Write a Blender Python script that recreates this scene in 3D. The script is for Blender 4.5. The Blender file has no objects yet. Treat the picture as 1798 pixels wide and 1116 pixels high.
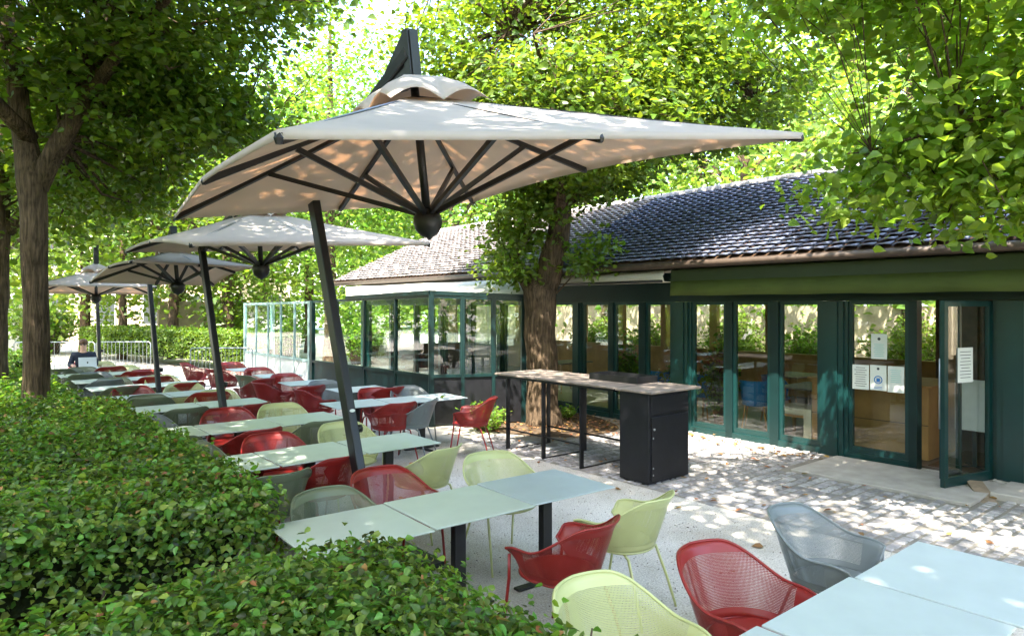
import bpy, math, random
import numpy as np
from mathutils import Vector, Matrix
R = math.radians
sc = bpy.context.scene
random.seed(7)
rng = np.random.default_rng(7)

# ------------------------------------------------------------------ camera
CAMZ = 2.1
cd = bpy.data.cameras.new('camera'); cam = bpy.data.objects.new('camera', cd)
sc.collection.objects.link(cam)
cam.location = (0, 0, CAMZ); cam.rotation_euler = (R(90), 0, R(-39.5))
cd.lens = 24.0; cd.sensor_width = 36; cd.shift_y = -0.0117
cd.clip_start = 0.05; cd.clip_end = 500
sc.camera = cam
# ------------------------------------------------------------------ light
SUN = Vector((-0.50, -0.32, 0.92)).normalized()      # direction towards the sun
w = bpy.data.worlds.new('World'); sc.world = w; w.use_nodes = True
nt = w.node_tree; bg = nt.nodes['Background']
sky = nt.nodes.new('ShaderNodeTexSky'); sky.sky_type = 'NISHITA'; sky.sun_disc = False
sky.sun_elevation = math.asin(SUN.z); sky.sun_rotation = math.atan2(SUN.x, SUN.y)
sky.dust_density = 2.0
nt.links.new(sky.outputs[0], bg.inputs[0]); bg.inputs[1].default_value = 0.15
sd = bpy.data.lights.new('sun', 'SUN'); sd.energy = 2.8; sd.angle = R(0.5); sd.color = (1, .94, .83)
so = bpy.data.objects.new('sun', sd); sc.collection.objects.link(so)
so.rotation_euler = SUN.to_track_quat('Z', 'Y').to_euler()
sc.view_settings.view_transform = 'Standard'; sc.view_settings.look = 'None'
sc.view_settings.exposure = 3.4; sc.view_settings.gamma = 1.0
sc.render.engine = 'CYCLES'
sc.cycles.max_bounces = 8; sc.cycles.diffuse_bounces = 4; sc.cycles.transparent_max_bounces = 16
sc.cycles.use_denoising = True
sc.cycles.sample_clamp_indirect = 6

# ------------------------------------------------------------------ materials
MATS = {}
def mat(name, col, rough=.6, spec=.4, metal=0, var=0, vscale=8, bump=0, bscale=40, transl=0, island=0, tcol=None, coord='Object'):
    if name in MATS: return MATS[name]
    m = bpy.data.materials.new(name); m.use_nodes = True; n = m.node_tree; N = n.nodes; L = n.links
    b = N['Principled BSDF']; out = N['Material Output']
    b.inputs['Roughness'].default_value = rough; b.inputs['Metallic'].default_value = metal
    b.inputs['Specular IOR Level'].default_value = spec
    b.inputs['Base Color'].default_value = (*col, 1)
    src = None
    tc = N.new('ShaderNodeTexCoord')
    if var:
        nz = N.new('ShaderNodeTexNoise'); nz.inputs['Scale'].default_value = vscale; nz.inputs['Detail'].default_value = 6
        L.new(tc.outputs[coord], nz.inputs['Vector'])
        mr = N.new('ShaderNodeMapRange'); mr.inputs[1].default_value = .3; mr.inputs[2].default_value = .7
        mr.inputs[3].default_value = 1-var; mr.inputs[4].default_value = 1+var
        L.new(nz.outputs[0], mr.inputs[0])
        hs = N.new('ShaderNodeHueSaturation'); hs.inputs['Color'].default_value = (*col, 1)
        L.new(mr.outputs[0], hs.inputs['Value']); src = hs.outputs[0]
    if island:
        g = N.new('ShaderNodeNewGeometry')
        hs = N.new('ShaderNodeHueSaturation')
        if src: L.new(src, hs.inputs['Color'])
        else: hs.inputs['Color'].default_value = (*col, 1)
        a = N.new('ShaderNodeMapRange'); a.inputs[3].default_value = 1-island; a.inputs[4].default_value = 1+island
        L.new(g.outputs['Random Per Island'], a.inputs[0]); L.new(a.outputs[0], hs.inputs['Value'])
        mu = N.new('ShaderNodeMath'); mu.operation = 'MULTIPLY'; mu.inputs[1].default_value = 7.31
        fr = N.new('ShaderNodeMath'); fr.operation = 'FRACT'
        L.new(g.outputs['Random Per Island'], mu.inputs[0]); L.new(mu.outputs[0], fr.inputs[0])
        a2 = N.new('ShaderNodeMapRange'); a2.inputs[3].default_value = .5-island*.07; a2.inputs[4].default_value = .5+island*.05
        L.new(fr.outputs[0], a2.inputs[0]); L.new(a2.outputs[0], hs.inputs['Hue'])
        src = hs.outputs[0]
    if src: L.new(src, b.inputs['Base Color'])
    if bump:
        nb = N.new('ShaderNodeTexNoise'); nb.inputs['Scale'].default_value = bscale; nb.inputs['Detail'].default_value = 5
        L.new(tc.outputs[coord], nb.inputs['Vector'])
        bp = N.new('ShaderNodeBump'); bp.inputs['Strength'].default_value = bump; bp.inputs['Distance'].default_value = .02
        L.new(nb.outputs[0], bp.inputs['Height']); L.new(bp.outputs[0], b.inputs['Normal'])
    if transl:
        tr = N.new('ShaderNodeBsdfTranslucent'); mx = N.new('ShaderNodeMixShader'); mx.inputs[0].default_value = transl
        if tcol is not None or not src: tr.inputs[0].default_value = (*(tcol or col), 1)
        if src:
            g2 = N.new('ShaderNodeMix'); g2.data_type = 'RGBA'; g2.blend_type = 'MULTIPLY'; g2.inputs[0].default_value = 1
            L.new(src, g2.inputs[6]); g2.inputs[7].default_value = (*(tcol or (1, 1, 1)), 1); L.new(g2.outputs[2], tr.inputs[0])
        L.new(b.outputs[0], mx.inputs[1]); L.new(tr.outputs[0], mx.inputs[2]); L.new(mx.outputs[0], out.inputs[0])
    MATS[name] = m; return m

def leafmat(name, col, tint=(2.2, 2.3, .8), island=.35, transl=.45, rough=.36):
    return mat(name, col, rough=rough, spec=.45, transl=transl, island=island, tcol=tint)
LEAF_DARK = leafmat('lime_leaf_dark', (.078, .140, .016), tint=(2.5, 2.2, .8))
LEAF_MID = leafmat('lime_leaf', (.085, .150, .018), tint=(2.5, 2.1, .8))
LEAF_LITE = leafmat('lime_leaf_light', (.135, .225, .026), tint=(2.1, 2.0, .8), transl=.5)
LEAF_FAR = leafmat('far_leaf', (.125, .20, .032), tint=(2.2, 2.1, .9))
LEAF_BOX = leafmat('hedge_leaf', (.105, .185, .030), island=.75, transl=.35, rough=.36)
LEAF_BUSH = leafmat('bush_leaf', (.105, .19, .025), island=.45)
LEAF_DRY = mat('dry_leaf', (.30, .16, .05), island=.5, transl=.2)
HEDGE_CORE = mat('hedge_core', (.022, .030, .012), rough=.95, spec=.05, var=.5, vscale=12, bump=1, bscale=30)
TWIG = mat('twig', (.10, .07, .045), rough=.9)
GREEN = mat('green_paint', (.005, .030, .029), rough=.28, spec=.55, var=.10, vscale=5)
GREEN_D = mat('dark_green_paint', (.004, .018, .018), rough=.35, var=.12, vscale=6)
AWN_GREEN = mat('green_awning_cloth', (.055, .078, .012), rough=.75, var=.12, vscale=3, bump=.15, bscale=60)
AWN_BOX = mat('awning_box', (.026, .042, .012), rough=.4)
SCREEN = mat('pale_aluminium', (.26, .38, .38), rough=.35, metal=.4)
BLACK = mat('anthracite_metal', (.010, .010, .011), rough=.42, spec=.5, var=.15, vscale=10)
STEEL_B = mat('black_steel', (.008, .008, .010), rough=.42, spec=.35, var=.25, vscale=9, bump=.05)
GALV = mat('galvanised_steel', (.33, .35, .37), rough=.4, metal=.7)
CLOTH = mat('offwhite_canvas', (.58, .54, .50), rough=.9, spec=.1, var=.06, vscale=2, bump=.5, bscale=5, transl=.40, tcol=(1.3, 1.0, .76))
CREAM = mat('cream_awning', (.75, .73, .64), rough=.9, spec=.1, transl=.3, var=.05, vscale=4)
SLATE_SHADED = mat('roof_tile', (.15, .165, .225), rough=.7, spec=.25, island=.13, var=.15, vscale=2)  # bluish dark tone: tree shade on the tiles put into the colour
TILE_SUNLIT = mat('sunlit_roof_tile', (.33, .30, .285), rough=.7, spec=.3, island=.22, var=.2, vscale=5)  # paler warm copy of the tile, sunlight put into the colour
GUTTER = mat('brown_gutter', (.055, .038, .028), rough=.5, var=.2)
WOOD = mat('oak_panel', (.42, .22, .08), rough=.45, var=.2, vscale=3)
WOOD_D = mat('dark_wood', (.10, .055, .03), rough=.5, var=.3, vscale=6)
TOPWOOD = mat('weathered_board', (.19, .155, .13), rough=.5, var=.22, vscale=9, bump=.1, bscale=30)
BLUE = mat('blue_shell', (.015, .16, .42), rough=.45)
WHITE = mat('white_wall', (.72, .70, .66), rough=.8, var=.06)
CUSHION = mat('cream_cushion', (.62, .56, .46), rough=.9, var=.05)
PAPER = mat('paper', (.62, .64, .60), rough=.7)
INK = mat('ink', (.04, .05, .05), rough=.8)
INKB = mat('blue_ink', (.03, .16, .45), rough=.8)
INKT = mat('teal_ink', (.25, .52, .50), rough=.8)
CONC = mat('concrete', (.36, .33, .29), rough=.9, var=.15, vscale=5, bump=.3, bscale=60)
STONE = mat('garden_wall_stone', (.38, .30, .22), rough=.9, var=.3, vscale=3, bump=.4, bscale=15)
FLOOR_IN = mat('indoor_floor', (.12, .09, .07), rough=.35, var=.2)
SKIN = mat('skin', (.62, .36, .26), rough=.5)
HAIR = mat('hair', (.12, .06, .03), rough=.6)
JACKET = mat('navy_jacket', (.012, .018, .035), rough=.8)
LAPTOP = mat('white_laptop', (.72, .74, .80), rough=.35)
WEDGE = mat('worn_plank', (.24, .18, .12), rough=.8, var=.25, vscale=8)
PINK = mat('pink_flower', (.65, .16, .24), rough=.6, island=.3, transl=.2)

def barkmat():
    m = mat('bark', (.105, .072, .045), rough=.92, spec=.15, var=.35, vscale=5)
    N = m.node_tree.nodes; L = m.node_tree.links; b = N['Principled BSDF']
    tc = N.new('ShaderNodeTexCoord'); mp = N.new('ShaderNodeMapping'); mp.inputs['Scale'].default_value = (22, 22, 2.4)
    nz = N.new('ShaderNodeTexNoise'); nz.inputs['Scale'].default_value = 1.6; nz.inputs['Detail'].default_value = 8; nz.inputs['Distortion'].default_value = .6
    L.new(tc.outputs['Object'], mp.inputs[0]); L.new(mp.outputs[0], nz.inputs['Vector'])
    bp = N.new('ShaderNodeBump'); bp.inputs['Strength'].default_value = 1; bp.inputs['Distance'].default_value = .05
    L.new(nz.outputs[0], bp.inputs['Height']); L.new(bp.outputs[0], b.inputs['Normal'])
    mr = N.new('ShaderNodeMapRange'); mr.inputs[1].default_value = .35; mr.inputs[2].default_value = .65; mr.inputs[3].default_value = .45; mr.inputs[4].default_value = 1.3
    L.new(nz.outputs[0], mr.inputs[0])
    old = [n for n in N if n.bl_idname == 'ShaderNodeHueSaturation'][0]
    h2 = N.new('ShaderNodeHueSaturation'); L.new(old.outputs[0], h2.inputs['Color']); L.new(mr.outputs[0], h2.inputs['Value'])
    L.new(h2.outputs[0], b.inputs['Base Color'])
    return m
BARK = barkmat()

def glassmat(name, tint, refl=1.9, rough=.0):
    m = bpy.data.materials.new(name); m.use_nodes = True; N = m.node_tree.nodes; L = m.node_tree.links
    N.remove(N['Principled BSDF']); out = N['Material Output']
    t = N.new('ShaderNodeBsdfTransparent'); t.inputs[0].default_value = (*tint, 1)
    g = N.new('ShaderNodeBsdfGlossy'); g.inputs['Roughness'].default_value = rough; g.inputs[0].default_value = (1, 1, 1, 1)
    f = N.new('ShaderNodeFresnel'); f.inputs[0].default_value = refl
    mx = N.new('ShaderNodeMixShader'); ge = N.new('ShaderNodeNewGeometry')      # reflect at the outer faces only
    iv = N.new('ShaderNodeMath'); iv.operation = 'SUBTRACT'; iv.inputs[0].default_value = 1; L.new(ge.outputs['Backfacing'], iv.inputs[1])
    ml_ = N.new('ShaderNodeMath'); ml_.operation = 'MULTIPLY'; L.new(f.outputs[0], ml_.inputs[0]); L.new(iv.outputs[0], ml_.inputs[1])
    L.new(ml_.outputs[0], mx.inputs[0]); L.new(t.outputs[0], mx.inputs[1]); L.new(g.outputs[0], mx.inputs[2])
    L.new(mx.outputs[0], out.inputs[0]); MATS[name] = m; return m
GLASS = glassmat('window_glass', (.90, .94, .91), 1.95)
GLASS_C = glassmat('clear_glass', (.88, .95, .93), 1.7)

def chairmat(name, col):
    """painted moulded shell, perforated in its middle (UV: metres along / up)"""
    m = mat(name, col, rough=.38, spec=.5, var=.05, vscale=6)
    p = bpy.data.materials.new(name+'_perforated'); p.use_nodes = True; N = p.node_tree.nodes; L = p.node_tree.links
    b = N['Principled BSDF']; b.inputs['Base Color'].default_value = (*col, 1); b.inputs['Roughness'].default_value = .4
    uv = N.new('ShaderNodeUVMap'); sp = N.new('ShaderNodeSeparateXYZ'); L.new(uv.outputs[0], sp.inputs[0])
    def M(op, a, c=None):
        x = N.new('ShaderNodeMath'); x.operation = op
        for i, v in enumerate((a, c)):
            if v is None: continue
            if isinstance(v, (int, float)): x.inputs[i].default_value = v
            else: L.new(v, x.inputs[i])
        return x.outputs[0]
    pitch = .0125; k = 2*math.pi/pitch
    s1 = M('SINE', M('MULTIPLY', sp.outputs[0], k)); s2 = M('SINE', M('MULTIPLY', sp.outputs[1], k*.9))
    dots = M('GREATER_THAN', M('ABSOLUTE', M('MULTIPLY', s1, s2)), .42)
    # window of the perforated field
    inside = M('MULTIPLY', M('LESS_THAN', M('ABSOLUTE', sp.outputs[0]), .52), M('MULTIPLY', M('GREATER_THAN', sp.outputs[1], .05), M('LESS_THAN', sp.outputs[1], .31)))
    msk = M('MULTIPLY', dots, inside)
    t = N.new('ShaderNodeBsdfTransparent'); mx = N.new('ShaderNodeMixShader')
    L.new(msk, mx.inputs[0]); L.new(b.outputs[0], mx.inputs[1]); L.new(t.outputs[0], mx.inputs[2]); L.new(mx.outputs[0], N['Material Output'].inputs[0])
    return m, p
CH = {'red': chairmat('red_chair', (.235, .013, .010)), 'green': chairmat('pale_green_chair', (.50, .51, .23)),
      'grey': chairmat('grey_chair', (.15, .17, .17)), 'olive': chairmat('olive_chair', (.14, .16, .095))}
TABLETOP = mat('pale_tabletop', (.47, .52, .45), rough=.36, spec=.5, var=.06, vscale=4)
TABLETOP_B = mat('blue_grey_tabletop', (.42, .47, .465), rough=.34, spec=.5, var=.06, vscale=4)

def groundmat():
    m = mat('sandy_ground', (.48, .44, .38), rough=.95, spec=.1)
    N = m.node_tree.nodes; L = m.node_tree.links; b = N['Principled BSDF']
    tc = N.new('ShaderNodeTexCoord')
    a = N.new('ShaderNodeTexNoise'); a.inputs['Scale'].default_value = .7; a.inputs['Detail'].default_value = 8; a.inputs['Roughness'].default_value = .65
    c = N.new('ShaderNodeTexNoise'); c.inputs['Scale'].default_value = 70; c.inputs['Detail'].default_value = 4
    L.new(tc.outputs['Object'], a.inputs['Vector']); L.new(tc.outputs['Object'], c.inputs['Vector'])
    r = N.new('ShaderNodeValToRGB'); e = r.color_ramp.elements
    e[0].position = .32; e[0].color = (.37, .33, .27, 1); e[1].position = .62; e[1].color = (.58, .54, .48, 1)
    L.new(a.outputs[0], r.inputs[0])
    r2 = N.new('ShaderNodeMapRange'); r2.inputs[1].default_value = .3; r2.inputs[2].default_value = .7; r2.inputs[3].default_value = .7; r2.inputs[4].default_value = 1.25
    L.new(c.outputs[0], r2.inputs[0]); h = N.new('ShaderNodeHueSaturation'); L.new(r.outputs[0], h.inputs['Color']); L.new(r2.outputs[0], h.inputs['Value'])
    L.new(h.outputs[0], b.inputs['Base Color'])
    bp = N.new('ShaderNodeBump'); bp.inputs['Strength'].default_value = .6; bp.inputs['Distance'].default_value = .015
    L.new(c.outputs[0], bp.inputs['Height']); L.new(bp.outputs[0], b.inputs['Normal'])
    return m
GROUND = groundmat()
SOIL = mat('soil', (.085, .06, .04), rough=.95, spec=.05, var=.4, vscale=6, bump=.6, bscale=50)
COB = mat('cobble', (.27, .255, .25), rough=.75, spec=.3, island=.35, var=.2, vscale=20, bump=.3, bscale=50)
JOINT = mat('sand_joint', (.20, .18, .15), rough=.95, var=.2, vscale=5, bump=.3)

# ------------------------------------------------------------------ mesh helpers
class MB:
    def __init__(s): s.v = []; s.f = []; s.uv = {}
    def add(s, vs, fs):
        o = len(s.v); s.v += [tuple(v) for v in vs]; s.f += [tuple(i+o for i in f) for f in fs]; return s
    def box(s, x0, x1, y0, y1, z0, z1, M=None, bev=0):
        if bev:
            return s.bbox(x0, x1, y0, y1, z0, z1, bev, M)
        vs = [Vector((x, y, z)) for z in (z0, z1) for x, y in ((x0, y0), (x1, y0), (x1, y1), (x0, y1))]
        if M: vs = [M @ v for v in vs]
        return s.add(vs, [(3, 2, 1, 0), (4, 5, 6, 7), (0, 1, 5, 4), (1, 2, 6, 5), (2, 3, 7, 6), (3, 0, 4, 7)])
    def bbox(s, x0, x1, y0, y1, z0, z1, b, M=None):
        def ring(i, z): return [(x0+i+b, y0+i, z), (x1-i-b, y0+i, z), (x1-i, y0+i+b, z), (x1-i, y1-i-b, z), (x1-i-b, y1-i, z), (x0+i+b, y1-i, z), (x0+i, y1-i-b, z), (x0+i, y0+i+b, z)]
        rs = [ring(b, z0), ring(0, z0+b), ring(0, z1-b), ring(b, z1)]
        vs = [Vector(p) for r in rs for p in r]
        if M: vs = [M @ v for v in vs]
        fs = [tuple(reversed(range(8))), tuple(range(24, 32))]
        for k in range(3):
            for i in range(8):
                j = (i+1) % 8; fs.append((k*8+i, k*8+j, k*8+8+j, k*8+8+i))
        return s.add(vs, fs)
    def beam(s, a, b, wd, ht, up=(0, 0, 1)):
        a = Vector(a); b = Vector(b); d = (b-a); L = d.length; d.normalize()
        u = Vector(up); x = d.cross(u)
        if x.length < 1e-4: x = d.cross(Vector((1, 0, 0)))
        x.normalize(); u = x.cross(d)
        vs = [p + x*sx*wd/2 + u*sz*ht/2 for p in (a, b) for sx, sz in ((-1, -1), (1, -1), (1, 1), (-1, 1))]
        return s.add(vs, [(0, 1, 2, 3), (7, 6, 5, 4), (0, 4, 5, 1), (1, 5, 6, 2), (2, 6, 7, 3), (3, 7, 4, 0)])
    def tube(s, pts, rad, n=8, caps=True, jit=0):
        pts = [Vector(p) for p in pts]
        if isinstance(rad, (int, float)): rad = [rad]*len(pts)
        rings = []; px = None
        for i, p in enumerate(pts):
            d = (pts[min(i+1, len(pts)-1)]-pts[max(i-1, 0)]).normalized()
            if px is None: px = d.cross(Vector((0, 0, 1))) if abs(d.z) < .95 else d.cross(Vector((1, 0, 0)))
            px = (px - d*px.dot(d)).normalized(); py = d.cross(px)
            rings.append([p + (px*math.cos(t)+py*math.sin(t))*rad[i]*(1+jit*random.uniform(-1, 1)) for t in [2*math.pi*k/n for k in range(n)]])
        vs = [q for r in rings for q in r]; fs = []
        for i in range(len(pts)-1):
            for k in range(n):
                j = (k+1) % n; fs.append((i*n+k, i*n+j, (i+1)*n+j, (i+1)*n+k))
        if caps: fs += [tuple(reversed(range(n))), tuple(range((len(pts)-1)*n, len(pts)*n))]
        return s.add(vs, fs)
    def lathe(s, prof, n=16, c=(0, 0, 0), M=None, sx=1, sy=1):
        vs = [Vector((c[0]+r*sx*math.cos(2*math.pi*k/n), c[1]+r*sy*math.sin(2*math.pi*k/n), c[2]+z)) for r, z in prof for k in range(n)]
        if M: vs = [M @ v for v in vs]
        fs = []
        for i in range(len(prof)-1):
            for k in range(n):
                j = (k+1) % n; fs.append((i*n+k, i*n+j, (i+1)*n+j, (i+1)*n+k))
        fs += [tuple(reversed(range(n))), tuple(range((len(prof)-1)*n, len(prof)*n))]
        return s.add(vs, fs)
    def build(s, name, m, parent=None, smooth=False, uvs=None):
        me = bpy.data.meshes.new(name); me.from_pydata(s.v, [], s.f)
        if isinstance(m, (list, tuple)):
            for q in m: me.materials.append(q)
        else: me.materials.append(m)
        if smooth: me.polygons.foreach_set('use_smooth', [True]*len(me.polygons))
        if uvs is not None:
            l = me.uv_layers.new(name='UVMap'); vi = np.empty(len(me.loops), int); me.loops.foreach_get('vertex_index', vi)
            l.data.foreach_set('uv', np.asarray(uvs, float)[vi].ravel())
        o = bpy.data.objects.new(name, me); sc.collection.objects.link(o)
        if parent: o.parent = parent
        return o
def autosmooth(o, ang=40):
    me = o.data; me.polygons.foreach_set('use_smooth', [True]*len(me.polygons))
    me.set_sharp_from_angle(angle=R(ang)); return o
def tag(o, label=None, cat=None, group=None, kind=None):
    if label: o['label'] = label
    if cat: o['category'] = cat
    if group: o['group'] = group
    if kind: o['kind'] = kind
    return o
def empty(name, loc=(0, 0, 0), rz=0, label=None, cat=None, group=None):
    o = bpy.data.objects.new(name, None); sc.collection.objects.link(o); o.location = loc; o.rotation_euler = (0, 0, rz)
    o.empty_display_size = .1
    return tag(o, label, cat, group)
def copy_tree(o, parent=None):
    c = o.copy(); sc.collection.objects.link(c)
    if parent: c.parent = parent
    for ch in [x for x in o.children]: copy_tree(ch, c)
    return c

# ---- leaves: numpy mesh of folded leaf blades
LT = np.array([(0, 0, 0), (.36, .25, .09), (.27, .62, .10), (0, 1.05, -.08), (-.27, .62, .10), (-.36, .25, .09)])
LF = np.array([(0, 1, 2, 3), (0, 3, 4, 5)])
def leaf_mesh(name, pos, size, m, parent=None, tilt=.9, outward=None, droop=.3, rg=None):
    rg = rg or rng
    n = len(pos); yaw = rg.uniform(0, 2*np.pi, n)
    nrm = rg.normal(0, 1, (n, 3))*tilt*.75; nrm[:, 2] += 1
    if outward is not None: nrm += outward*.8
    nrm /= np.linalg.norm(nrm, axis=1)[:, None]
    d = np.stack([np.cos(yaw), np.sin(yaw), -droop*np.ones(n)], 1)
    d -= nrm*(d*nrm).sum(1)[:, None]; d /= np.linalg.norm(d, axis=1)[:, None]
    x = np.cross(d, nrm)
    s = size*(.5+.9*rg.beta(1.6, 2.2, n))
    P = pos[:, None, :] + s[:, None, None]*(LT[None, :, 0, None]*x[:, None]+(LT[None, :, 1, None]-.4)*d[:, None]+LT[None, :, 2, None]*nrm[:, None])
    V = P.reshape(-1, 3).astype(np.float32)
    F = (LF[None]+np.arange(n)[:, None, None]*6).reshape(-1).astype(np.int32)
    me = bpy.data.meshes.new(name); me.vertices.add(len(V)); me.vertices.foreach_set('co', V.ravel())
    me.loops.add(len(F)); me.loops.foreach_set('vertex_index', F)
    me.polygons.add(n*2); me.polygons.foreach_set('loop_start', np.arange(n*2, dtype=np.int32)*4)
    try: me.polygons.foreach_set('loop_total', np.full(n*2, 4, np.int32))
    except Exception: pass
    me.update(calc_edges=True); me.materials.append(m)
    o = bpy.data.objects.new(name, me); sc.collection.objects.link(o)
    if parent: o.parent = parent
    return o
def blob_clusters(blobs, rg, hollow=.55):
    """blobs: (cx,cy,cz, rx,ry,rz, nclusters)"""
    out = []
    for cx, cy, cz, rx, ry, rz, n in blobs:
        d = rg.normal(0, 1, (n, 3)); d /= np.linalg.norm(d, axis=1)[:, None]
        r = rg.uniform(hollow, 1, n)**.7
        out.append(np.array([cx, cy, cz])+d*r[:, None]*np.array([rx, ry, rz]))
    return np.concatenate(out)
def tree(name, label, group, trunk, limbs, blobs, leaf=.12, per=22, spread=.38, m=None, seed=1, twigs=1.0, hollow=.45, cat='tree', flat=.5):
    """trunk: list of (x,y,z,r); limbs: list of such lists; crown from blobs"""
    rg = np.random.default_rng(seed); random.seed(seed)
    base = trunk[0]; root = empty(name, (base[0], base[1], 0), label=label, cat=cat, group=group)
    off = Vector((base[0], base[1], 0))
    def T(mb, p, n=12, jit=.05):
        pts = [Vector(q[:3])-off for q in p]; rad = [q[3] for q in p]
        P = []; Q = []
        for i in range(len(pts)-1):           # subdivide with a little wander
            k = max(2, int((pts[i+1]-pts[i]).length/.35))
            for j in range(k):
                t = j/k; w_ = rad[i]*(1-t)+rad[i+1]*t
                P.append(pts[i].lerp(pts[i+1], t)+Vector((random.uniform(-1, 1), random.uniform(-1, 1), 0))*w_*.12*(0 if i+j == 0 else 1)); Q.append(w_)
        P.append(pts[-1]); Q.append(rad[-1]); mb.tube(P, Q, n, jit=jit)
    mb = MB(); T(mb, trunk, 16)
    autosmooth(mb.build('trunk', BARK, root), 70)
    C = blob_clusters(blobs, rg, hollow)
    if limbs:
        mb = MB()
        for l in limbs: T(mb, l, 9)
        tips = np.array([q[:3] for l in limbs for q in l[1:]]); rads = np.array([q[3] for l in limbs for q in l[1:]])
        k = int(len(C)*.35*twigs)
        for c in C[rg.permutation(len(C))[:k]]:
            dd = np.linalg.norm(tips-c, axis=1); i = int(dd.argmin()); a = Vector(tips[i])-off; b = Vector(c)-off
            if dd[i] > 5: continue
            mid = a.lerp(b, .5)+Vector(rg.normal(0, .12, 3)); r0 = min(.035, rads[i]*.5)
            mb.tube([a, mid, b], [r0, r0*.6, .006], 4, caps=False)
        mb.build('branch', BARK, root, smooth=True)
    n = len(C)
    pos = np.repeat(C, per, 0)+rg.normal(0, 1, (n*per, 3))*np.array([spread, spread, spread*flat])
    cen = np.array([[b[0], b[1], b[2]] for b in blobs]).mean(0)
    outw = pos-cen; outw /= np.linalg.norm(outw, axis=1)[:, None]
    leaf_mesh('crown', pos-np.array(off), leaf, m or LEAF_MID, root, outward=outw*.6, rg=rg)
    return root
def struct(o): o['kind'] = 'structure'; return o

# ------------------------------------------------------------------ ground
mb = MB(); mb.add([(-150, -150, 0), (150, -150, 0), (150, 150, 0), (-150, 150, 0)], [(0, 1, 2, 3)])
struct(mb.build('ground', GROUND))
# cobblestone paving beside the facade
mb = MB(); mb.add([(6.2, -6, .006), (9.62, -6, .006), (9.62, 8.9, .006), (6.2, 8.3, .006)], [(0, 1, 2, 3)])
pv = struct(mb.build('paving', JOINT))
mb = MB(); yy = -5.9; row = 0
while yy < 8.7:
    xx = 6.2+random.uniform(-.03, .03)+(row % 2)*.05; dy = random.uniform(.10, .145)
    while xx < 9.5:
        dx = random.uniform(.085, .17)
        if not (xx > 8.12 and 2.4 < yy < 4.5) and not (yy > 7.6 and xx > 6.9+random.uniform(-.1, .1)) and random.random() > .01:
            z = .016+random.uniform(-.003, .005); g = .011; q = .016
            x0, x1, y0, y1 = xx+g, xx+dx-g, yy+g, yy+dy-g
            j = lambda: random.uniform(-.008, .008)
            lo = [(x0+j(), y0+j(), .002), (x1+j(), y0+j(), .002), (x1+j(), y1+j(), .002), (x0+j(), y1+j(), .002)]
            hi = [(x0+q, y0+q, z+j()*.4), (x1-q, y0+q, z+j()*.4), (x1-q, y1-q, z+j()*.4), (x0+q, y1-q, z+j()*.4)]
            mb.add(lo+hi, [(4, 5, 6, 7), (0, 1, 5, 4), (1, 2, 6, 5), (2, 3, 7, 6), (3, 0, 4, 7)])
        xx += dx
    yy += dy; row += 1
mb.build('cobble', COB, pv)
# soil round the middle tree and the planting strip
mb = MB(); pts = []
for k in range(24):
    a = 2*math.pi*k/24; pts.append((8.2+1.25*math.cos(a)*(1+.1*math.sin(3*a)), 9.0+1.35*math.sin(a), .012))
mb.add(pts, [tuple(range(24))]); struct(mb.build('soil', SOIL))
# soil under the left planting
mb = MB(); mb.add([(-12, -3, .012), (1.35, -3, .012), (1.35, 22, .012), (-12, 22, .012)], [(0, 1, 2, 3)])
struct(mb.build('planting_bed_soil', SOIL))
# slab in front of the door
mb = MB(); mb.box(8.2, 9.44, 2.45, 4.42, .001, .045, bev=.008); struct(mb.build('doorstep', CONC))
mb = MB(); mb.box(9.45, 9.9, -6, 2.6, .001, .06); mb.box(8.72, 9.44, .9, 2.42, .001, .085, bev=.01); struct(mb.build('threshold_kerb', CONC))
# wooden wedge ramps by the door
for (x, y, a, lb) in ((8.55, 2.28, .5, 'longer worn wooden wedge lying flat by the open door'), (8.75, 2.02, .15, 'shorter wooden wedge lying nearer the right edge by the kerb')):
    mb = MB(); M = Matrix.Translation((x, y, 0)) @ Matrix.Rotation(a, 4, 'Z')
    mb.add([M @ Vector(p) for p in ((0, 0, .004), (.7, 0, .004), (.7, .16, .004), (0, .16, .004), (.7, 0, .09), (.7, .16, .09))],
           [(3, 2, 1, 0), (0, 1, 4), (2, 3, 5), (1, 2, 5, 4), (0, 4, 5, 3)])
    tag(mb.build('wooden_wedge', WEDGE), lb, 'wedge', 'wooden wedges by the door')

# ------------------------------------------------------------------ main building
BX = 9.6
bld = empty('restaurant_building', (BX, 8, 0), label='long low restaurant with dark green glazed front and scale tiled roof', cat='building')
def rel(o):
    o.parent = bld; o.matrix_parent_inverse = Matrix.Translation((-BX, -8, 0)); return o
def pb(mb, name, m, smooth=False): return rel(mb.build(name, m, smooth=smooth))
# header band and back/side walls
mb = MB(); mb.box(9.56, 9.72, -7, 18.7, 2.17, 2.74); mb.box(9.52, 9.558, -7, 18.7, 2.17, 2.22); pb(mb, 'header', GREEN_D)
mb = MB(); mb.box(9.3, 15.2, -7, 18.7, 2.745, 2.80); pb(mb, 'ceiling', WHITE)
mb = MB(); mb.box(9.75, 15.1, -7, 18.6, .004, .03); pb(mb, 'floor', FLOOR_IN)
mb = MB(); mb.box(15.0, 15.15, -7, 18.7, 0, 1.0); mb.box(15.0, 15.15, -7, 18.7, 2.35, 2.74)
yb = -7
while yb < 18.6: mb.box(15.01, 15.14, yb, yb+.22, 1.0, 2.35); yb += 1.55
pb(mb, 'back_wall', WOOD)
mb = MB(); mb.box(9.75, 15.0, 18.55, 18.7, 0, .9); pb(mb, 'side_wall', WOOD_D)
mb = MB(); mb.box(9.75, 15.0, -7.15, -7, 0, 2.74); pb(mb, 'side_wall', WOOD_D)
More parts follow.
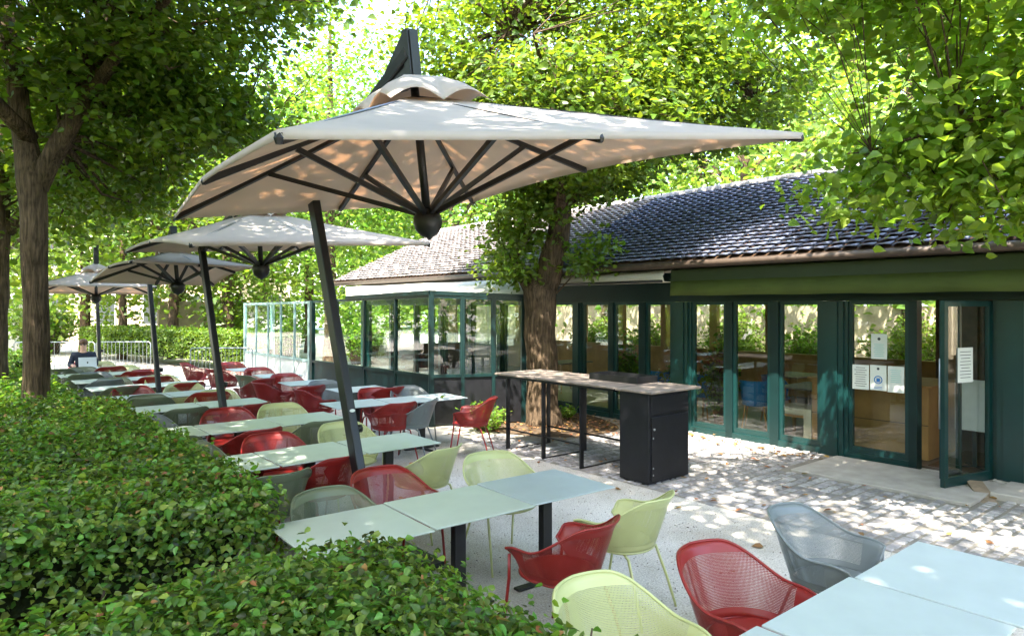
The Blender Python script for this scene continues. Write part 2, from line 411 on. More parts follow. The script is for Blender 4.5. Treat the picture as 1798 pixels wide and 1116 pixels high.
for k in range(4):
    mb = MB(); mb.box(10.6+k*1.3, 10.8+k*1.3, 18.56, 18.69, .9, 2.74); pb(mb, 'post', GREEN_D)
# roof: board + overlapping scale tiles
E0 = Vector((8.78, 0, 2.80)); RG = Vector((12.5, 0, 4.52)); Y0, Y1 = -7.2, 18.95
sl = (RG-E0).normalized(); nr = Vector((-sl.z, 0, sl.x)); Ls = (RG-E0).length
mb = MB()
mb.add([(E0.x, Y0, E0.z), (RG.x, Y0, RG.z), (RG.x, Y1, RG.z), (E0.x, Y1, E0.z), (E0.x, Y0, E0.z-.05), (RG.x, Y0, RG.z-.05), (RG.x, Y1, RG.z-.05), (E0.x, Y1, E0.z-.05),
        (16.2, Y0, 2.8), (16.2, Y1, 2.8), (16.2, Y0, 2.75), (16.2, Y1, 2.75)],
       [(0, 1, 2, 3), (7, 6, 5, 4), (0, 3, 7, 4), (1, 8, 9, 2), (6, 11, 10, 5), (0, 4, 5, 1), (3, 2, 6, 7), (1, 5, 10, 8), (2, 9, 11, 6), (8, 10, 11, 9)])
roof = pb(mb, 'roof', WOOD_D)
mb = MB(); mb.add([(E0.x+.3, Y1-.12, 2.81), (16.0, Y1-.12, 2.81), (RG.x, Y1-.12, 4.4)], [(0, 1, 2)]); mb.add([(E0.x+.3, Y0+.12, 2.81), (16.0, Y0+.12, 2.81), (RG.x, Y0+.12, 4.4)], [(2, 1, 0)])
pb(mb, 'gable', WHITE)
def tiles(y0, y1, m):
    mb = MB(); ex = .165; wd = .205; nrow = int(Ls/ex)+1
    for r_ in range(nrow):
        s0 = r_*ex-.04; y = y0+(r_ % 2)*.012
        while y < y1-.03:
            ww = min(wd, y1-y)-.018; j = random.uniform(-.006, .006); t = .018
            lift0 = .045+random.uniform(0, .012); lift1 = .012
            cs = [(0, .055), (ww*.22, .012), (ww*.5, -.006), (ww*.78, .012), (ww, .055), (ww, ex*1.15), (0, ex*1.15)]
            top = []; bot = []
            for (a, b) in cs:
                s_ = s0+b+j; L_ = lift0+(lift1-lift0)*(b/(ex*1.15)); p = E0+sl*s_+nr*(L_+.045*math.sin(math.pi*min(1, max(0, (a/ww)*.8+.2)))*(1.0 if a < ww*.9 else .6))
                top.append((p.x, y+a, p.z)); q = p-nr*t; bot.append((q.x, y+a, q.z))
            if s0+ex*.8 < Ls:
                fs = [tuple(range(7))]
                for k in range(4): fs.append((k+7, k+8, k+1, k))
                fs += [(4, 11, 12, 5), (6, 13, 7, 0)]
                mb.add(top+bot, fs)
            y += wd
    o = mb.build('roof_tile', m); o.parent = bld; o.matrix_parent_inverse = Matrix.Translation((-BX, -8, 0)); o.name = 'tiling'; return o
tiles(Y0, 9.9, SLATE_SHADED); tiles(9.9, Y1, TILE_SUNLIT)  # one roof, shaded tone on the right and sunlit tone on the left
mb = MB(); y = Y0
while y < Y1: mb.tube([(RG.x, y, RG.z+.02), (RG.x, min(y+.4, Y1), RG.z+.035)], .10, 8); y += .38
pb(mb, 'ridge', TILE_SUNLIT, True)
# gutter and fascia
mb = MB(); mb.box(8.74, 8.80, -7.2, 18.95, 2.69, 2.80); mb.box(8.82, 9.5, -7.2, 18.95, 2.742-.02, 2.742)
pb(mb, 'fascia', GUTTER)
mb = MB(); mb.tube([(8.70, -7.2, 2.74), (8.70, 18.95, 2.74)], .052, 8); pb(mb, 'gutter', GUTTER, True)

def window(y0, y1, z0=.10, z1=2.17, x=BX, handle=False, fr=.05, pm=None):
    """one glazed leaf between two posts: frame with its pane"""
    mb = MB(); d = .03
    mb.box(x-d, x+d, y0, y0+fr, z0, z1); mb.box(x-d, x+d, y1-fr, y1, z0, z1)
    mb.box(x-d+.002, x+d-.002, y0+fr, y1-fr, z0, z0+fr*1.6); mb.box(x-d+.002, x+d-.002, y0+fr, y1-fr, z1-fr, z1)
    f = pb(mb, 'window', GREEN)
    mb = MB(); mb.box(x-.004, x+.004, y0+fr, y1-fr, z0+fr*1.6, z1-fr); g = mb.build('pane', pm or GLASS); g.parent = f
    return f
posts = [(9.45, 9.67), (8.62, 8.72), (7.86, 7.98), (6.88, 7.28), (6.11, 6.23), (5.33, 5.47), (4.31, 4.70), (3.44, 3.54), (2.18, 2.62), (1.2, 1.32), (.1, .5), (-1.0, -.9), (-2.1, -2.0), (-3.4, -3.1), (-4.6, -4.5), (-6, -5.8),
         (10.7, 10.8), (11.9, 12.1), (13.1, 13.2), (14.3, 14.5), (15.6, 15.7), (16.8, 17.0), (18.3, 18.7)]
posts.sort()
for (a, b) in posts:
    mb = MB(); mb.box(9.54, 9.70, a, b, 0, 2.168)
    if b-a > .15: mb.box(9.505, 9.538, a+.05, b-.05, .02, 2.16)
    if b-a > .35: mb.box(9.48, 9.503, a+.12, b-.12, .02, 2.16)
    pb(mb, 'post', GREEN if (b-a) > .15 else GREEN_D)
mb = MB()
for (a, b), (c, d) in zip(posts[:-1], posts[1:]):
    if abs(b-2.62) < .01: continue
    mb = MB(); mb.box(9.54, 9.69, b, c, 0, .10); pb(mb, 'sill', GREEN)
    window(b+.002, c-.002)
# fully open glass door leaf, hinged at the right hand jamb
dr = MB(); DW, DH = .90, 2.16
def frame_local(mb, w0, w1, z0, z1, s, d=.025):
    mb.box(w0, w0+s, -d, d, z0, z1); mb.box(w1-s, w1, -d, d, z0, z1); mb.box(w0+s, w1-s, -d+.002, d-.002, z0, z0+s*1.6); mb.box(w0+s, w1-s, -d+.002, d-.002, z1-s, z1)
frame_local(dr, 0, DW, .05, DH, .065)
door = dr.build('door', GREEN, bld); door.matrix_parent_inverse = Matrix.Translation((-BX, -8, 0))
hx, hy = 9.53, 2.64
door.location = (hx, hy, 0); door.rotation_euler = (0, 0, math.pi-R(14))
tag(door, 'open glass door leaf swung outwards with a notice on it')
mb = MB(); mb.box(.065, DW-.065, -.004, .004, .16, DH-.065); g = mb.build('pane', GLASS); g.parent = door
mb = MB(); mb.tube([(DW-.05, -.06, .7), (DW-.05, -.06, 1.5)], .014, 8); mb.tube([(DW-.05, -.06, .75), (DW-.05, 0, .75)], .01, 6); mb.tube([(DW-.05, -.06, 1.45), (DW-.05, 0, 1.45)], .01, 6)
h = mb.build('handle', GALV, door, True)
# second narrower folding leaf behind it
dr = MB(); frame_local(dr, 0, .42, .05, DH, .05); d2 = dr.build('door', GREEN_D, bld); d2.matrix_parent_inverse = Matrix.Translation((-BX, -8, 0))
d2.location = (9.50, 2.95, 0); d2.rotation_euler = (0, 0, math.pi-R(8)); tag(d2, 'narrow folded door leaf standing just inside the open door')
mb = MB(); mb.box(.05, .37, -.004, .004, .14, DH-.05); g = mb.build('pane', GLASS); g.parent = d2
# interior wood floor seen in the opening: matting
mb = MB(); mb.box(9.8, 11.2, 2.7, 3.4, .031, .04); pb(mb, 'doormat', WOOD_D)
# green awning cassette with hanging valance over the right half
aw = empty('awning', (9.0, 1, 2.3), label='green rolled up awning with straight valance above the entrance', cat='awning')
def relx(o, root):
    o.parent = root; o.matrix_parent_inverse = Matrix.Translation(-root.location); return o
mb = MB(); mb.box(8.98, 9.46, -6.5, 6.88, 2.50, 2.69, bev=.02); mb.box(8.96, 8.978, -6.5, 6.88, 2.49, 2.53); relx(mb.build('cassette', AWN_BOX), aw)
mb = MB(); n = 200; vs = []
for i in range(n+1):
    y = -6.45+13.3*i/n; wv = .008*math.sin(y*7)+.006*math.sin(y*17+1)
    vs += [(8.955, y, 2.495), (8.95+wv*.6, y, 2.38), (8.95+wv, y, 2.262+.004*math.sin(y*5))]
fs = []
for i in range(n):
    for k in range(2): fs.append((i*3+k, i*3+k+1, i*3+k+4, i*3+k+3))
mb.add(vs, fs); o = relx(mb.build('valance', AWN_GREEN, smooth=True), aw)
md = o.modifiers.new('s', 'SOLIDIFY'); md.thickness = .006
# cream awning edge over the middle windows
aw2 = empty('awning', (9.0, 8.2, 2.5), label='short cream rolled awning above the windows beside the tree', cat='awning')
mb = MB(); vs = []; fs = []; n = 40
for i in range(n+1):
    y = 6.95+2.6*i/n; s_ = .02*math.sin(i*.5)
    for k, (x, z) in enumerate(((9.45, 2.66), (9.2, 2.69), (8.95, 2.66+s_*.3), (8.88, 2.58), (8.92, 2.50-s_), (9.2, 2.49))): vs.append((x, y, z))
for i in range(n):
    for k in range(5): fs.append((i*6+k, i*6+k+1, i*6+k+7, i*6+k+6))
mb.add(vs, fs); o = relx(mb.build('canvas_roll', CREAM, smooth=True), aw2); o.modifiers.new('s', 'SOLIDIFY').thickness = .005
mb = MB(); mb.tube([(8.86, 6.95, 2.5), (8.86, 9.55, 2.5)], .022, 8); relx(mb.build('front_bar', BLACK, smooth=True), aw2)

# ------------------------------------------------------------------ notices on the glass
def notice(x, y0, y1, z0, z1, label, kind, rotroot=None):
    mb = MB(); w_, h_ = y1-y0, z1-z0
    mb.box(-.0015, .0015, -w_/2, w_/2, -h_/2, h_/2)
    o = mb.build('notice', PAPER); o.location = (x, (y0+y1)/2, (z0+z1)/2); tag(o, label, 'notice', 'paper notices on the entrance glass')
    def mark(nm, y, z, a, b, m_):
        q = MB(); q.box(-.0035, -.002, y-a/2, y+a/2, z-b/2, z+b/2); q.build(nm, m_, o)
    def disc(nm, y, z, r, m_, r2=0):
        q = MB(); N_ = 20
        vs = [(-.0032, y+r*math.cos(2*math.pi*k/N_), z+r*math.sin(2*math.pi*k/N_)) for k in range(N_)]
        if r2: vs += [(-.0032, y+r2*math.cos(2*math.pi*k/N_), z+r2*math.sin(2*math.pi*k/N_)) for k in range(N_)]; fs = [(k, (k+1) % N_, N_+(k+1) % N_, N_+k) for k in range(N_)]
        else: fs = [tuple(range(N_))]
        q.add(vs, fs); q.build(nm, m_, o)
    def lines(m_, z_from, z_to, n, frac=.7):
        q = MB()
        for i in range(n):
            z = z_from+(z_to-z_from)*i/max(1, n-1); ww = w_*frac*random.uniform(.7, 1)
            q.box(-.003, -.002, -ww/2, ww/2, z-.0035, z+.0035)
        q.build('text_lines', m_, o)
    if kind == 'crest': disc('emblem', 0, h_*.3, .02, INK); lines(INKT, h_*.08, -h_*.38, 7)
    if kind == 'list': lines(INK, h_*.38, -h_*.36, 9, .75)
    if kind == 'mask':
        disc('emblem', 0, h_*.36, .018, INK); disc('blue_ring', 0, -h_*.08, .055, INKB, .042); mark('blue_figure', 0, -.03, .045, .05, INKB); lines(INKB, -h_*.36, -h_*.42, 2, .5)
    if kind == 'teal': lines(INKT, h_*.35, -h_*.1, 7, .7)
    return o
xn = 9.558
def yz(px, py, X=9.56):
    c, s_ = math.cos(R(39.5)), math.sin(R(39.5)); a = (px-899)/1199.
    dx = s_+c*a; dy = c-s_*a; t = X/dx
    return dy*t, CAMZ+(537-py)*t/1199.
def npx(x0, x1, y0, y1, lb, k):
    a, za = yz(x0, y0); b, zb = yz(x1, y0); _, zc = yz(x0, y1); _, zd = yz(x1, y1)
    return notice(xn, b, a, (zc+zd)/2, (za+zb)/2, lb, k)
npx(1530, 1558, 586, 630, 'white notice with dark crest, alone above the other three', 'crest')
npx(1497, 1526, 640, 683, 'white notice with black list lines, beside the crest poster on the door', 'list')
npx(1528, 1557, 641, 685, 'white notice with blue ring pictogram, middle of the lower three', 'mask')
npx(1559, 1588, 643, 689, 'white notice with teal text lines, next to the blue pictogram', 'teal')
nd = notice(0, -.14, .14, -.2, .2, 'grey white notice with black marks on the open door leaf', 'list')
nd.parent = None
M = Matrix.Translation((hx, hy, 0)) @ Matrix.Rotation(math.pi-R(14), 4, 'Z')
p = M @ Vector((.50, .012, 1.42)); nd.location = p; nd.rotation_euler = (0, 0, math.pi-R(14)-math.pi/2)

# ------------------------------------------------------------------ furniture inside
def indoor_table(x, y, label):
    r_ = empty('dining_table', (x, y, 0), label=label, cat='table', group='tables indoors')
    MB().box(-.55, .55, -.38, .38, .72, .75, bev=.008).build('tabletop', TOPWOOD, r_)
    for sx in (-1, 1):
        for sy in (-1, 1): MB().tube([(sx*.45, sy*.3, .03), (sx*.4, sy*.27, .72)], [.015, .022], 8).build('leg', WOOD, r_)
    return r_
def blue_chair(x, y, rz, label):
    r_ = empty('blue_chair', (x, y, 0), rz, label=label, cat='chair', group='blue chairs indoors')
    mb = MB(); vs = []; fs = []; nu, nv = 16, 8
    for i in range(nu+1):
        a = -math.pi*.62+2*math.pi*.62*i/nu
        for j in range(nv+1):
            t = j/nv; z = .45+t*(.40 if abs(a) < 1.2 else .40-.25*(abs(a)-1.2)); rr = .22+.05*t
            vs.append((rr*math.sin(a), -rr*math.cos(a), z))
    for i in range(nu):
        for j in range(nv): k = i*(nv+1)+j; fs.append((k, k+nv+1, k+nv+2, k+1))
    mb.add(vs, fs); o = mb.build('backrest', BLUE, r_, True); o.modifiers.new('s', 'SOLIDIFY').thickness = .012
    MB().lathe([(.19, .42), (.225, .44), (.23, .47), (.2, .485), (.01, .48)], 20).build('seat', BLUE, r_, True)
    for sx in (-1, 1):
        for sy in (-1, 1): MB().tube([(sx*.2, sy*.2, .03), (sx*.15, sy*.15, .43)], [.012, .018], 8).build('leg', WOOD, r_)
    return r_
indoor_table(11.3, 5.7, 'wooden dining table behind the window left of the entrance')
indoor_table(11.5, 8.0, 'wooden dining table behind the counter windows')
indoor_table(12.9, 6.9, 'wooden dining table at the back near the wood wall')
indoor_table(11.6, 12.0, 'wooden dining table behind the glass veranda')
blue_chair(10.55, 6.3, -math.pi/2+.4, 'blue shell chair just behind the glass left of the cream bench')
blue_chair(11.5, 6.45, math.pi, 'blue shell chair at the left end of the front indoor table')
blue_chair(12.2, 5.7, math.pi/2, 'blue shell chair on the far side of the front indoor table')
blue_chair(10.7, 8.4, -math.pi/2, 'blue shell chair behind the windows next to the tree')
blue_chair(10.8, 7.55, -math.pi/2+.2, 'blue shell chair behind the dark grey cabinet')
bn = empty('bench', (10.5, 5.38, 0), label='low bench with cream cushion and oak legs inside the window', cat='bench')
MB().box(-.3, .35, -.42, .42, .40, .50, bev=.02).build('cushion', CUSHION, bn)
MB().box(-.28, .33, -.4, .4, .36, .398).build('seat_frame', WOOD, bn)
for sx in (-.25, .3):
    for sy in (-.37, .37): MB().box(sx-.022, sx+.022, sy-.022, sy+.022, .03, .36).build('leg', WOOD, bn)
# oak reception counter seen through the posters door
rc = empty('reception_counter', (11.0, 3.6, 0), label='oak reception counter inside the entrance', cat='counter')
o = MB().box(-.9, .25, -.1, 1.5, .03, 1.0, bev=.006).build('counter_body', WOOD, rc)
MB().box(-.905, -.9-.002, -.1, 1.5, .49, .5).build('seam', WOOD_D, rc)
MB().box(-.95, .3, -.15, 1.55, 1.002, 1.03, bev=.006).build('countertop', WOOD, rc)
MB().box(-.9, -.62, 1.51, 1.63, .03, .52).build('end_block', CUSHION, rc)
cb = empty('cupboard', (13.5, 3.0, 0), label='dark wooden cupboard at the back of the entrance', cat='cupboard')
MB().box(-.5, .5, -1.4, 1.4, .03, 2.2, bev=.01).build('carcass', WOOD_D, cb)
for k in range(4): MB().box(-.52, -.502, -1.37+k*.69, -.71+k*.69, .1, 2.15, bev=.005).build('cupboard_door', WOOD_D, cb)
bf = empty('menu_stand', (10.15, 2.98, 0), label='white board stand inside the doorway', cat='stand')
MB().box(-.02, .02, -.22, .22, .5, 1.15).build('board', WHITE, bf)
MB().box(-.02, .02, -.02, .02, .03, .5).tube([(-.15, -.15, .04), (.15, .15, .04)], .012, 6).tube([(-.15, .15, .04), (.15, -.15, .04)], .012, 6).build('foot', BLACK, bf)

# ------------------------------------------------------------------ glass veranda and wind screen
ver = empty('glass_veranda', (6.45, 10.05, 0), label='dark green glass veranda built out beside the middle tree', cat='veranda')
def seg(root, a, b, n, z1a, z1b, m_post, m_glass, low, sill=.88, pw=.06, lowglass=False, name='window'):
    a = Vector((*a, 0)); b = Vector((*b, 0))
    for i in range(n+1):
        t = i/n; p = a.lerp(b, t); z = z1a*(1-t)+z1b*t; ww = pw*(1.5 if i in (0, n) else 1)
        if i == 0 and getattr(seg, 'skip', False): continue
        d = (b-a).normalized(); nx = Vector((-d.y, d.x, 0))
        mb = MB(); mb.beam(p, p+Vector((0, 0, z)), ww, ww, up=d); relx(mb.build('post', m_post), root)
    for i in range(n):
        t0, t1 = i/n, (i+1)/n; p, q = a.lerp(b, t0), a.lerp(b, t1); d = (q-p).normalized(); p = p+d*pw*.52; q = q-d*pw*.52
        za = z1a*(1-t0)+z1b*t0; zb = z1a*(1-t1)+z1b*t1; nx = Vector((-d.y, d.x, 0))
        mb = MB(); mb.beam(p+Vector((0, 0, sill)), q+Vector((0, 0, sill)), pw*1.4, .05); mb.beam(p+Vector((0, 0, za-.03)), q+Vector((0, 0, zb-.03)), pw*.9, .05)
        mb.beam(p+Vector((0, 0, sill)), p+Vector((0, 0, za-.04)), pw*.3, pw*.5, up=d); mb.beam(q+Vector((0, 0, sill)), q+Vector((0, 0, zb-.04)), pw*.3, pw*.5, up=d)
        fr = relx(mb.build(name, m_post), root)
        def pane(z0, z0b, z1, z1b, th, m_, nm, par):
            mb = MB(); vs = []
            for s_ in (-th, th): vs += [p+nx*s_+Vector((0, 0, z0)), q+nx*s_+Vector((0, 0, z0b)), q+nx*s_+Vector((0, 0, z1b)), p+nx*s_+Vector((0, 0, z1))]
            mb.add(vs, [(0, 1, 2, 3), (7, 6, 5, 4), (0, 4, 5, 1), (1, 5, 6, 2), (2, 6, 7, 3), (3, 7, 4, 0)])
            o = mb.build(nm, m_); relx(o, par) if par is root else setattr(o, 'parent', par)
            if par is not root: o.matrix_parent_inverse = Matrix.Identity(4)
        pane(sill+.026, sill+.026, za-.056, zb-.056, .004, m_glass, 'pane', fr)
        pane(.04, .04, sill-.026, sill-.026, .012, low, 'lower_panel', root)
# fix: window meshes are in world coordinates, panes share that frame
V0, V1, V2 = (7.95, 9.32), (6.47, 10.06), (6.22, 14.5)
seg(ver, V1, V0, 3, 2.30, 2.24, GREEN_D, GLASS_C, STEEL_B)
seg.skip = True
seg(ver, V1, V2, 4, 2.30, 2.22, GREEN_D, GLASS_C, GREEN_D)
mb = MB(); mb.box(-.03, .03, 0, 1, 0, 1)
# sloped cream canvas roof from the eave down to the veranda
mb = MB(); outer = [(7.95, 9.32, 2.27), (6.44, 10.05, 2.335), (6.28, 12.95, 2.27)]; inner = [(8.9, 9.2, 2.66), (8.9, 10.3, 2.66), (8.9, 18.4, 2.66)]
vs = []; fs = []; K = 10
def interp(P, t):
    k = min(int(t*(len(P)-1)), len(P)-2); f = t*(len(P)-1)-k; return Vector(P[k]).lerp(Vector(P[k+1]), f)
for i in range(31):
    for j in range(K+1):
        p = interp(outer, i/30).lerp(interp(inner, i/30), j/K); p.z -= .05*math.sin(math.pi*j/K)*(.5+.5*math.sin(i*1.05)); vs.append(p)
for i in range(30):
    for j in range(K): a = i*(K+1)+j; fs.append((a, a+K+1, a+K+2, a+1))
mb.add(vs, fs); o = relx(mb.build('canvas_roof', CREAM, smooth=True), ver); o.modifiers.new('s', 'SOLIDIFY').thickness = .006
mb = MB(); [mb.beam(a, b, .05, .07) for a, b in zip(outer[:-1], outer[1:])]; relx(mb.build('front_beam', GREEN_D), ver)
mb = MB(); mb.box(6.3, 9.5, 14.44, 14.5, 0, 2.2); 
scr = empty('glass_wind_screen', (6.2, 14.5, 0), label='pale framed glass wind screen with white lower panels beyond the veranda', cat='screen')
seg.skip = False
seg(scr, (6.2, 14.62), (6.1, 18.6), 5, 2.21, 2.18, SCREEN, GLASS_C, WHITE, pw=.045)
seg.skip = True
seg(scr, (6.1, 18.6), (7.2, 19.6), 1, 2.18, 2.16, SCREEN, GLASS_C, STEEL_B, pw=.06)

# ------------------------------------------------------------------ tables
def make_table(w_=.80, d_=.68, m=TABLETOP):
    r_ = empty('cafe_table')
    MB().box(-w_/2+.003, w_/2-.003, -d_/2, d_/2, .728, .740, bev=.003).build('tabletop', [m], r_)
    MB().box(-w_/2+.02, w_/2-.02, -d_/2+.02, d_/2-.02, .722, .7278).box(-.2, .2, -.03, .03, .700, .7215).box(-.03, .03, -.2, .2, .699, .7205).build('under_frame', BLACK, r_)
    MB().box(-.045, .045, -.03, .03, .02, .699, bev=.004).build('pedestal', BLACK, r_)
    MB().box(-.28, .28, -.035, .035, .004, .022, bev=.004).box(-.035, .035, -.28, .28, .005, .024, bev=.004).build('foot', BLACK, r_)
    return r_
ORD = ['first', 'second', 'third', 'fourth', 'fifth', 'sixth', 'seventh', 'eighth', 'ninth', 'tenth']
# rows: (name, y centre, x right end, number, table width)
ROWS = [('nearest', 1.21, 4.34, 3, .835), ('second', 3.86, 3.90, 3, .80), ('third', 6.08, 3.80, 3, .81), ('fourth', 7.98, 3.74, 3, .80), ('fifth', 9.97, 3.52, 2, .86),
        ('sixth', 11.42, 3.46, 2, .86), ('seventh', 13.0, 3.50, 2, .88), ('eighth', 14.4, 3.42, 2, .86), ('ninth', 15.8, 3.35, 2, .86), ('tenth', 17.3, 2.98, 2, .80)]
protos = {}
def get_table(w_, m, d_=.68):
    k = (round(w_, 3), m.name, d_)
    if k not in protos: protos[k] = make_table(w_, d_, m); return protos[k]
    return copy_tree(protos[k])
TPOS = {}
for ri, (rn, yc, xr, n, tw) in enumerate(ROWS):
    for k in range(n):
        xc = xr-tw*(n-1-k)-tw/2
        m_ = TABLETOP_B if (ri in (0, 5) or (ri == 1 and k == 2)) else TABLETOP
        t = get_table(tw-.012, m_, .70 if ri < 4 else .66); t.location = (xc, yc+random.uniform(-.02, .02), 0); t.rotation_euler = (0, 0, random.uniform(-.012, .012)+(-.03 if ri == 1 else 0))
        side = {3: ['hedge end', 'middle', 'building end'], 2: ['hedge end', 'building end']}[n][k]
        tag(t, f'pale slim table, {side} of the {rn} table row from the camera' if rn != 'nearest' else f'pale slim table, {side} of the nearest table row', 'table', 'pale tables in rows beside the hedge'); TPOS[(ri, k)] = (xc, yc)
RT = [(5.38, 8.62, 1.18, 'pale long table before the veranda corner, grey chair in front'), (4.38, 8.74, .80, 'pale table joined to the left end of the long veranda corner table'),
      (5.2, 10.25, .9, 'pale table behind the long veranda corner table, red chairs before it'), (4.95, 11.7, .9, 'pale table beside the leaning near mast, sunlit red chair left of it'),
      (5.0, 13.3, .8, 'sunlit pale table beside the veranda, before the wind screen start'), (5.0, 15.0, .8, 'farthest sunlit pale table beside the white wind screen panels')]
for x, y, tw, lb in RT:
    t = get_table(tw, TABLETOP_B, .68); t.location = (x, y, 0); t.rotation_euler = (0, 0, random.uniform(-.02, .02)-.05)
    tag(t, lb, 'table', 'pale tables along the glass veranda')

# ------------------------------------------------------------------ chairs
def make_chair(col):
    ms, mp = CH[col]; r_ = empty('armchair')
    # plan path: left arm tip -> back -> right arm tip (local: front = +Y)
    half = []; rad = .285
    for k in range(19):
        a = math.radians(90*k/18); half.append((rad*math.sin(a), -.02-.265*math.cos(a)*1.0))
    for k in range(1, 8): half.append((rad-.012*(k/7)**2*1.5, -.02+.21*k/7))
    pts = [(-x, y) for x, y in reversed(half[1:])]+half
    s = [0]
    for i in range(1, len(pts)): s.append(s[-1]+math.dist(pts[i], pts[i-1]))
    mid = s[len(half)-1]; s = [q-mid for q in s]; smax = s[-1]
    nv = 12; vs = []; uv = []; nu = len(pts)
    def prof(u):
        u = abs(u)/smax
        q = min(1, max(0, (u-.22)/.50)); q = q*q*(3-2*q)
        top = .825-.165*q
        e = max(0, (u-.86)/.14); top -= .02*e*e
        bot = .455+.03*(u > .5)*(u-.5); bot += .11*max(0, (u-.82)/.18)**1.5
        return top, bot
    for i, (x, y) in enumerate(pts):
        top, bot = prof(s[i]); u = abs(s[i])/smax
        cx, cy = 0, -.0
        nx, ny = (x, y+.02) if y < -.02 else (x, 0); l = math.hypot(nx, ny); nx /= l; ny /= l
        for j in range(nv+1):
            t = j/nv; z = bot+(top-bot)*t
            flare = -.055*(1-t)**2+.045*t*t*(1-.6*u)+(.014*max(0, t-.85)/.15)
            lean = -.03*(z-.45)/.37
            vs.append((x+nx*flare, y+ny*flare+lean*(1-u), z)); uv.append((s[i], z-.455))
    fs = []
    for i in range(nu-1):
        for j in range(nv): a = i*(nv+1)+j; fs.append((a, a+nv+1, a+nv+2, a+1))
    mb = MB(); mb.add(vs, fs); o = mb.build('backrest', mp, r_, True, uvs=uv)
    md = o.modifiers.new('s', 'SOLIDIFY'); md.thickness = .007; md.offset = 0
    # rolled rim round the whole shell
    rim = [Vector(vs[i*(nv+1)+nv]) for i in range(nu)]+[Vector(vs[(nu-1)*(nv+1)+j]) for j in range(nv-1, -1, -1)]+[Vector(vs[i*(nv+1)]) for i in range(nu-2, -1, -1)]+[Vector(vs[j]) for j in range(1, nv)]
    rim.append(rim[0]); MB().tube(rim, .0085, 6, caps=False).build('rim', ms, r_, True)
    # seat: rounded dish
    prof_ = [(.02, .438), (.17, .440), (.215, .448), (.232, .462), (.228, .472), (.205, .470), (.15, .462), (.01, .458)]
    MB().lathe(prof_, 28, c=(0, .03, 0), sx=1.08, sy=1.0).build('seat', ms, r_, True)
    for sx in (-1, 1):
        MB().tube([(sx*.272, .185, .60), (sx*.268, .19, .45), (sx*.265, .225, .22), (sx*.27, .265, 0)], [.010, .0105, .010, .009], 7).build('leg', ms, r_, True)
        MB().tube([(sx*.15, -.10, .446), (sx*.195, -.17, .42), (sx*.225, -.245, .2), (sx*.25, -.30, 0)], [.010, .0105, .010, .009], 7).build('leg', ms, r_, True)
    return r_
cproto = {}
def chair(col, x, y, rz, label, group):
    if col not in cproto: cproto[col] = make_chair(col); c = cproto[col]
    else: c = copy_tree(cproto[col])
    c.location = (x, y, 0); c.rotation_euler = (0, 0, rz); tag(c, label, 'chair', group); return c
CN = {'red': 'red', 'green': 'pale green', 'grey': 'grey', 'olive': 'dark olive'}
# colours: far side (faces camera side, -Y) and near side (faces away, +Y), hedge end -> building end
FAR = {0: ['green', 'red', 'grey'], 1: ['olive', 'red', 'green'], 2: ['olive', 'red', 'green'], 3: ['grey', 'red', 'green'], 4: ['olive', 'green'], 5: ['red', 'green'],
       6: ['olive', 'green'], 7: ['grey', 'red'], 8: ['olive', 'green'], 9: [None, 'green']}
NEAR = {0: [None, None, None], 1: [None, 'red', 'green'], 2: ['olive', 'red', 'green'], 3: ['olive', 'red', 'olive'], 4: ['olive', 'red'], 5: ['olive', 'red'], 6: ['olive', 'red'],
        7: ['grey', 'red'], 8: ['olive', 'red'], 9: ['olive', 'red']}
FINE = {('F', 0, 0): (2.28, 1.93, 2), ('F', 0, 1): (3.06, 1.85, -2), ('F', 0, 2): (4.08, 1.93, 4), ('N', 1, 1): (2.92, 3.07, 10), ('N', 1, 2): (3.62, 3.20, 12),
        ('F', 1, 0): (2.02, 4.18, 8), ('F', 1, 1): (2.60, 4.50, 5), ('F', 1, 2): (3.55, 4.40, -8), ('N', 2, 0): (1.95, 5.45, 8), ('N', 2, 1): (2.52, 5.70, 18), ('N', 2, 2): (3.40, 5.43, 20),
        ('F', 2, 1): (2.45, 6.50, 0), ('F', 2, 2): (3.28, 6.64, 0), ('N', 3, 1): (2.45, 7.40, 15), ('N', 4, 1): (3.0, 9.30, 25)}
for side, T_ in (('F', FAR), ('N', NEAR)):
    for ri, cols in T_.items():
        for k, c in enumerate(cols):
            if c is None: continue
            x, y = TPOS[(ri, k)]
            if (side, ri, k) in FINE:
                x, yy, a = FINE[(side, ri, k)]; rz = R(a)
            else:
                yy = y+(.50 if side == 'F' else -.50)+random.uniform(-.05, .08)*(1 if side == 'F' else -1); x += random.uniform(-.08, .08); rz = R(random.uniform(-14, 14))
            if side == 'F': rz += math.pi
            n = len(cols); end = {3: ['hedge end', 'middle', 'building end'], 2: ['hedge end', 'building end']}[n][k]
            rn = ROWS[ri][0]; wh = 'far' if side == 'F' else 'camera'
            chair(c, x, yy, rz, f'{CN[c]} perforated armchair, {wh} side of {rn} table row, {end}', 'armchairs at the rows of tables')
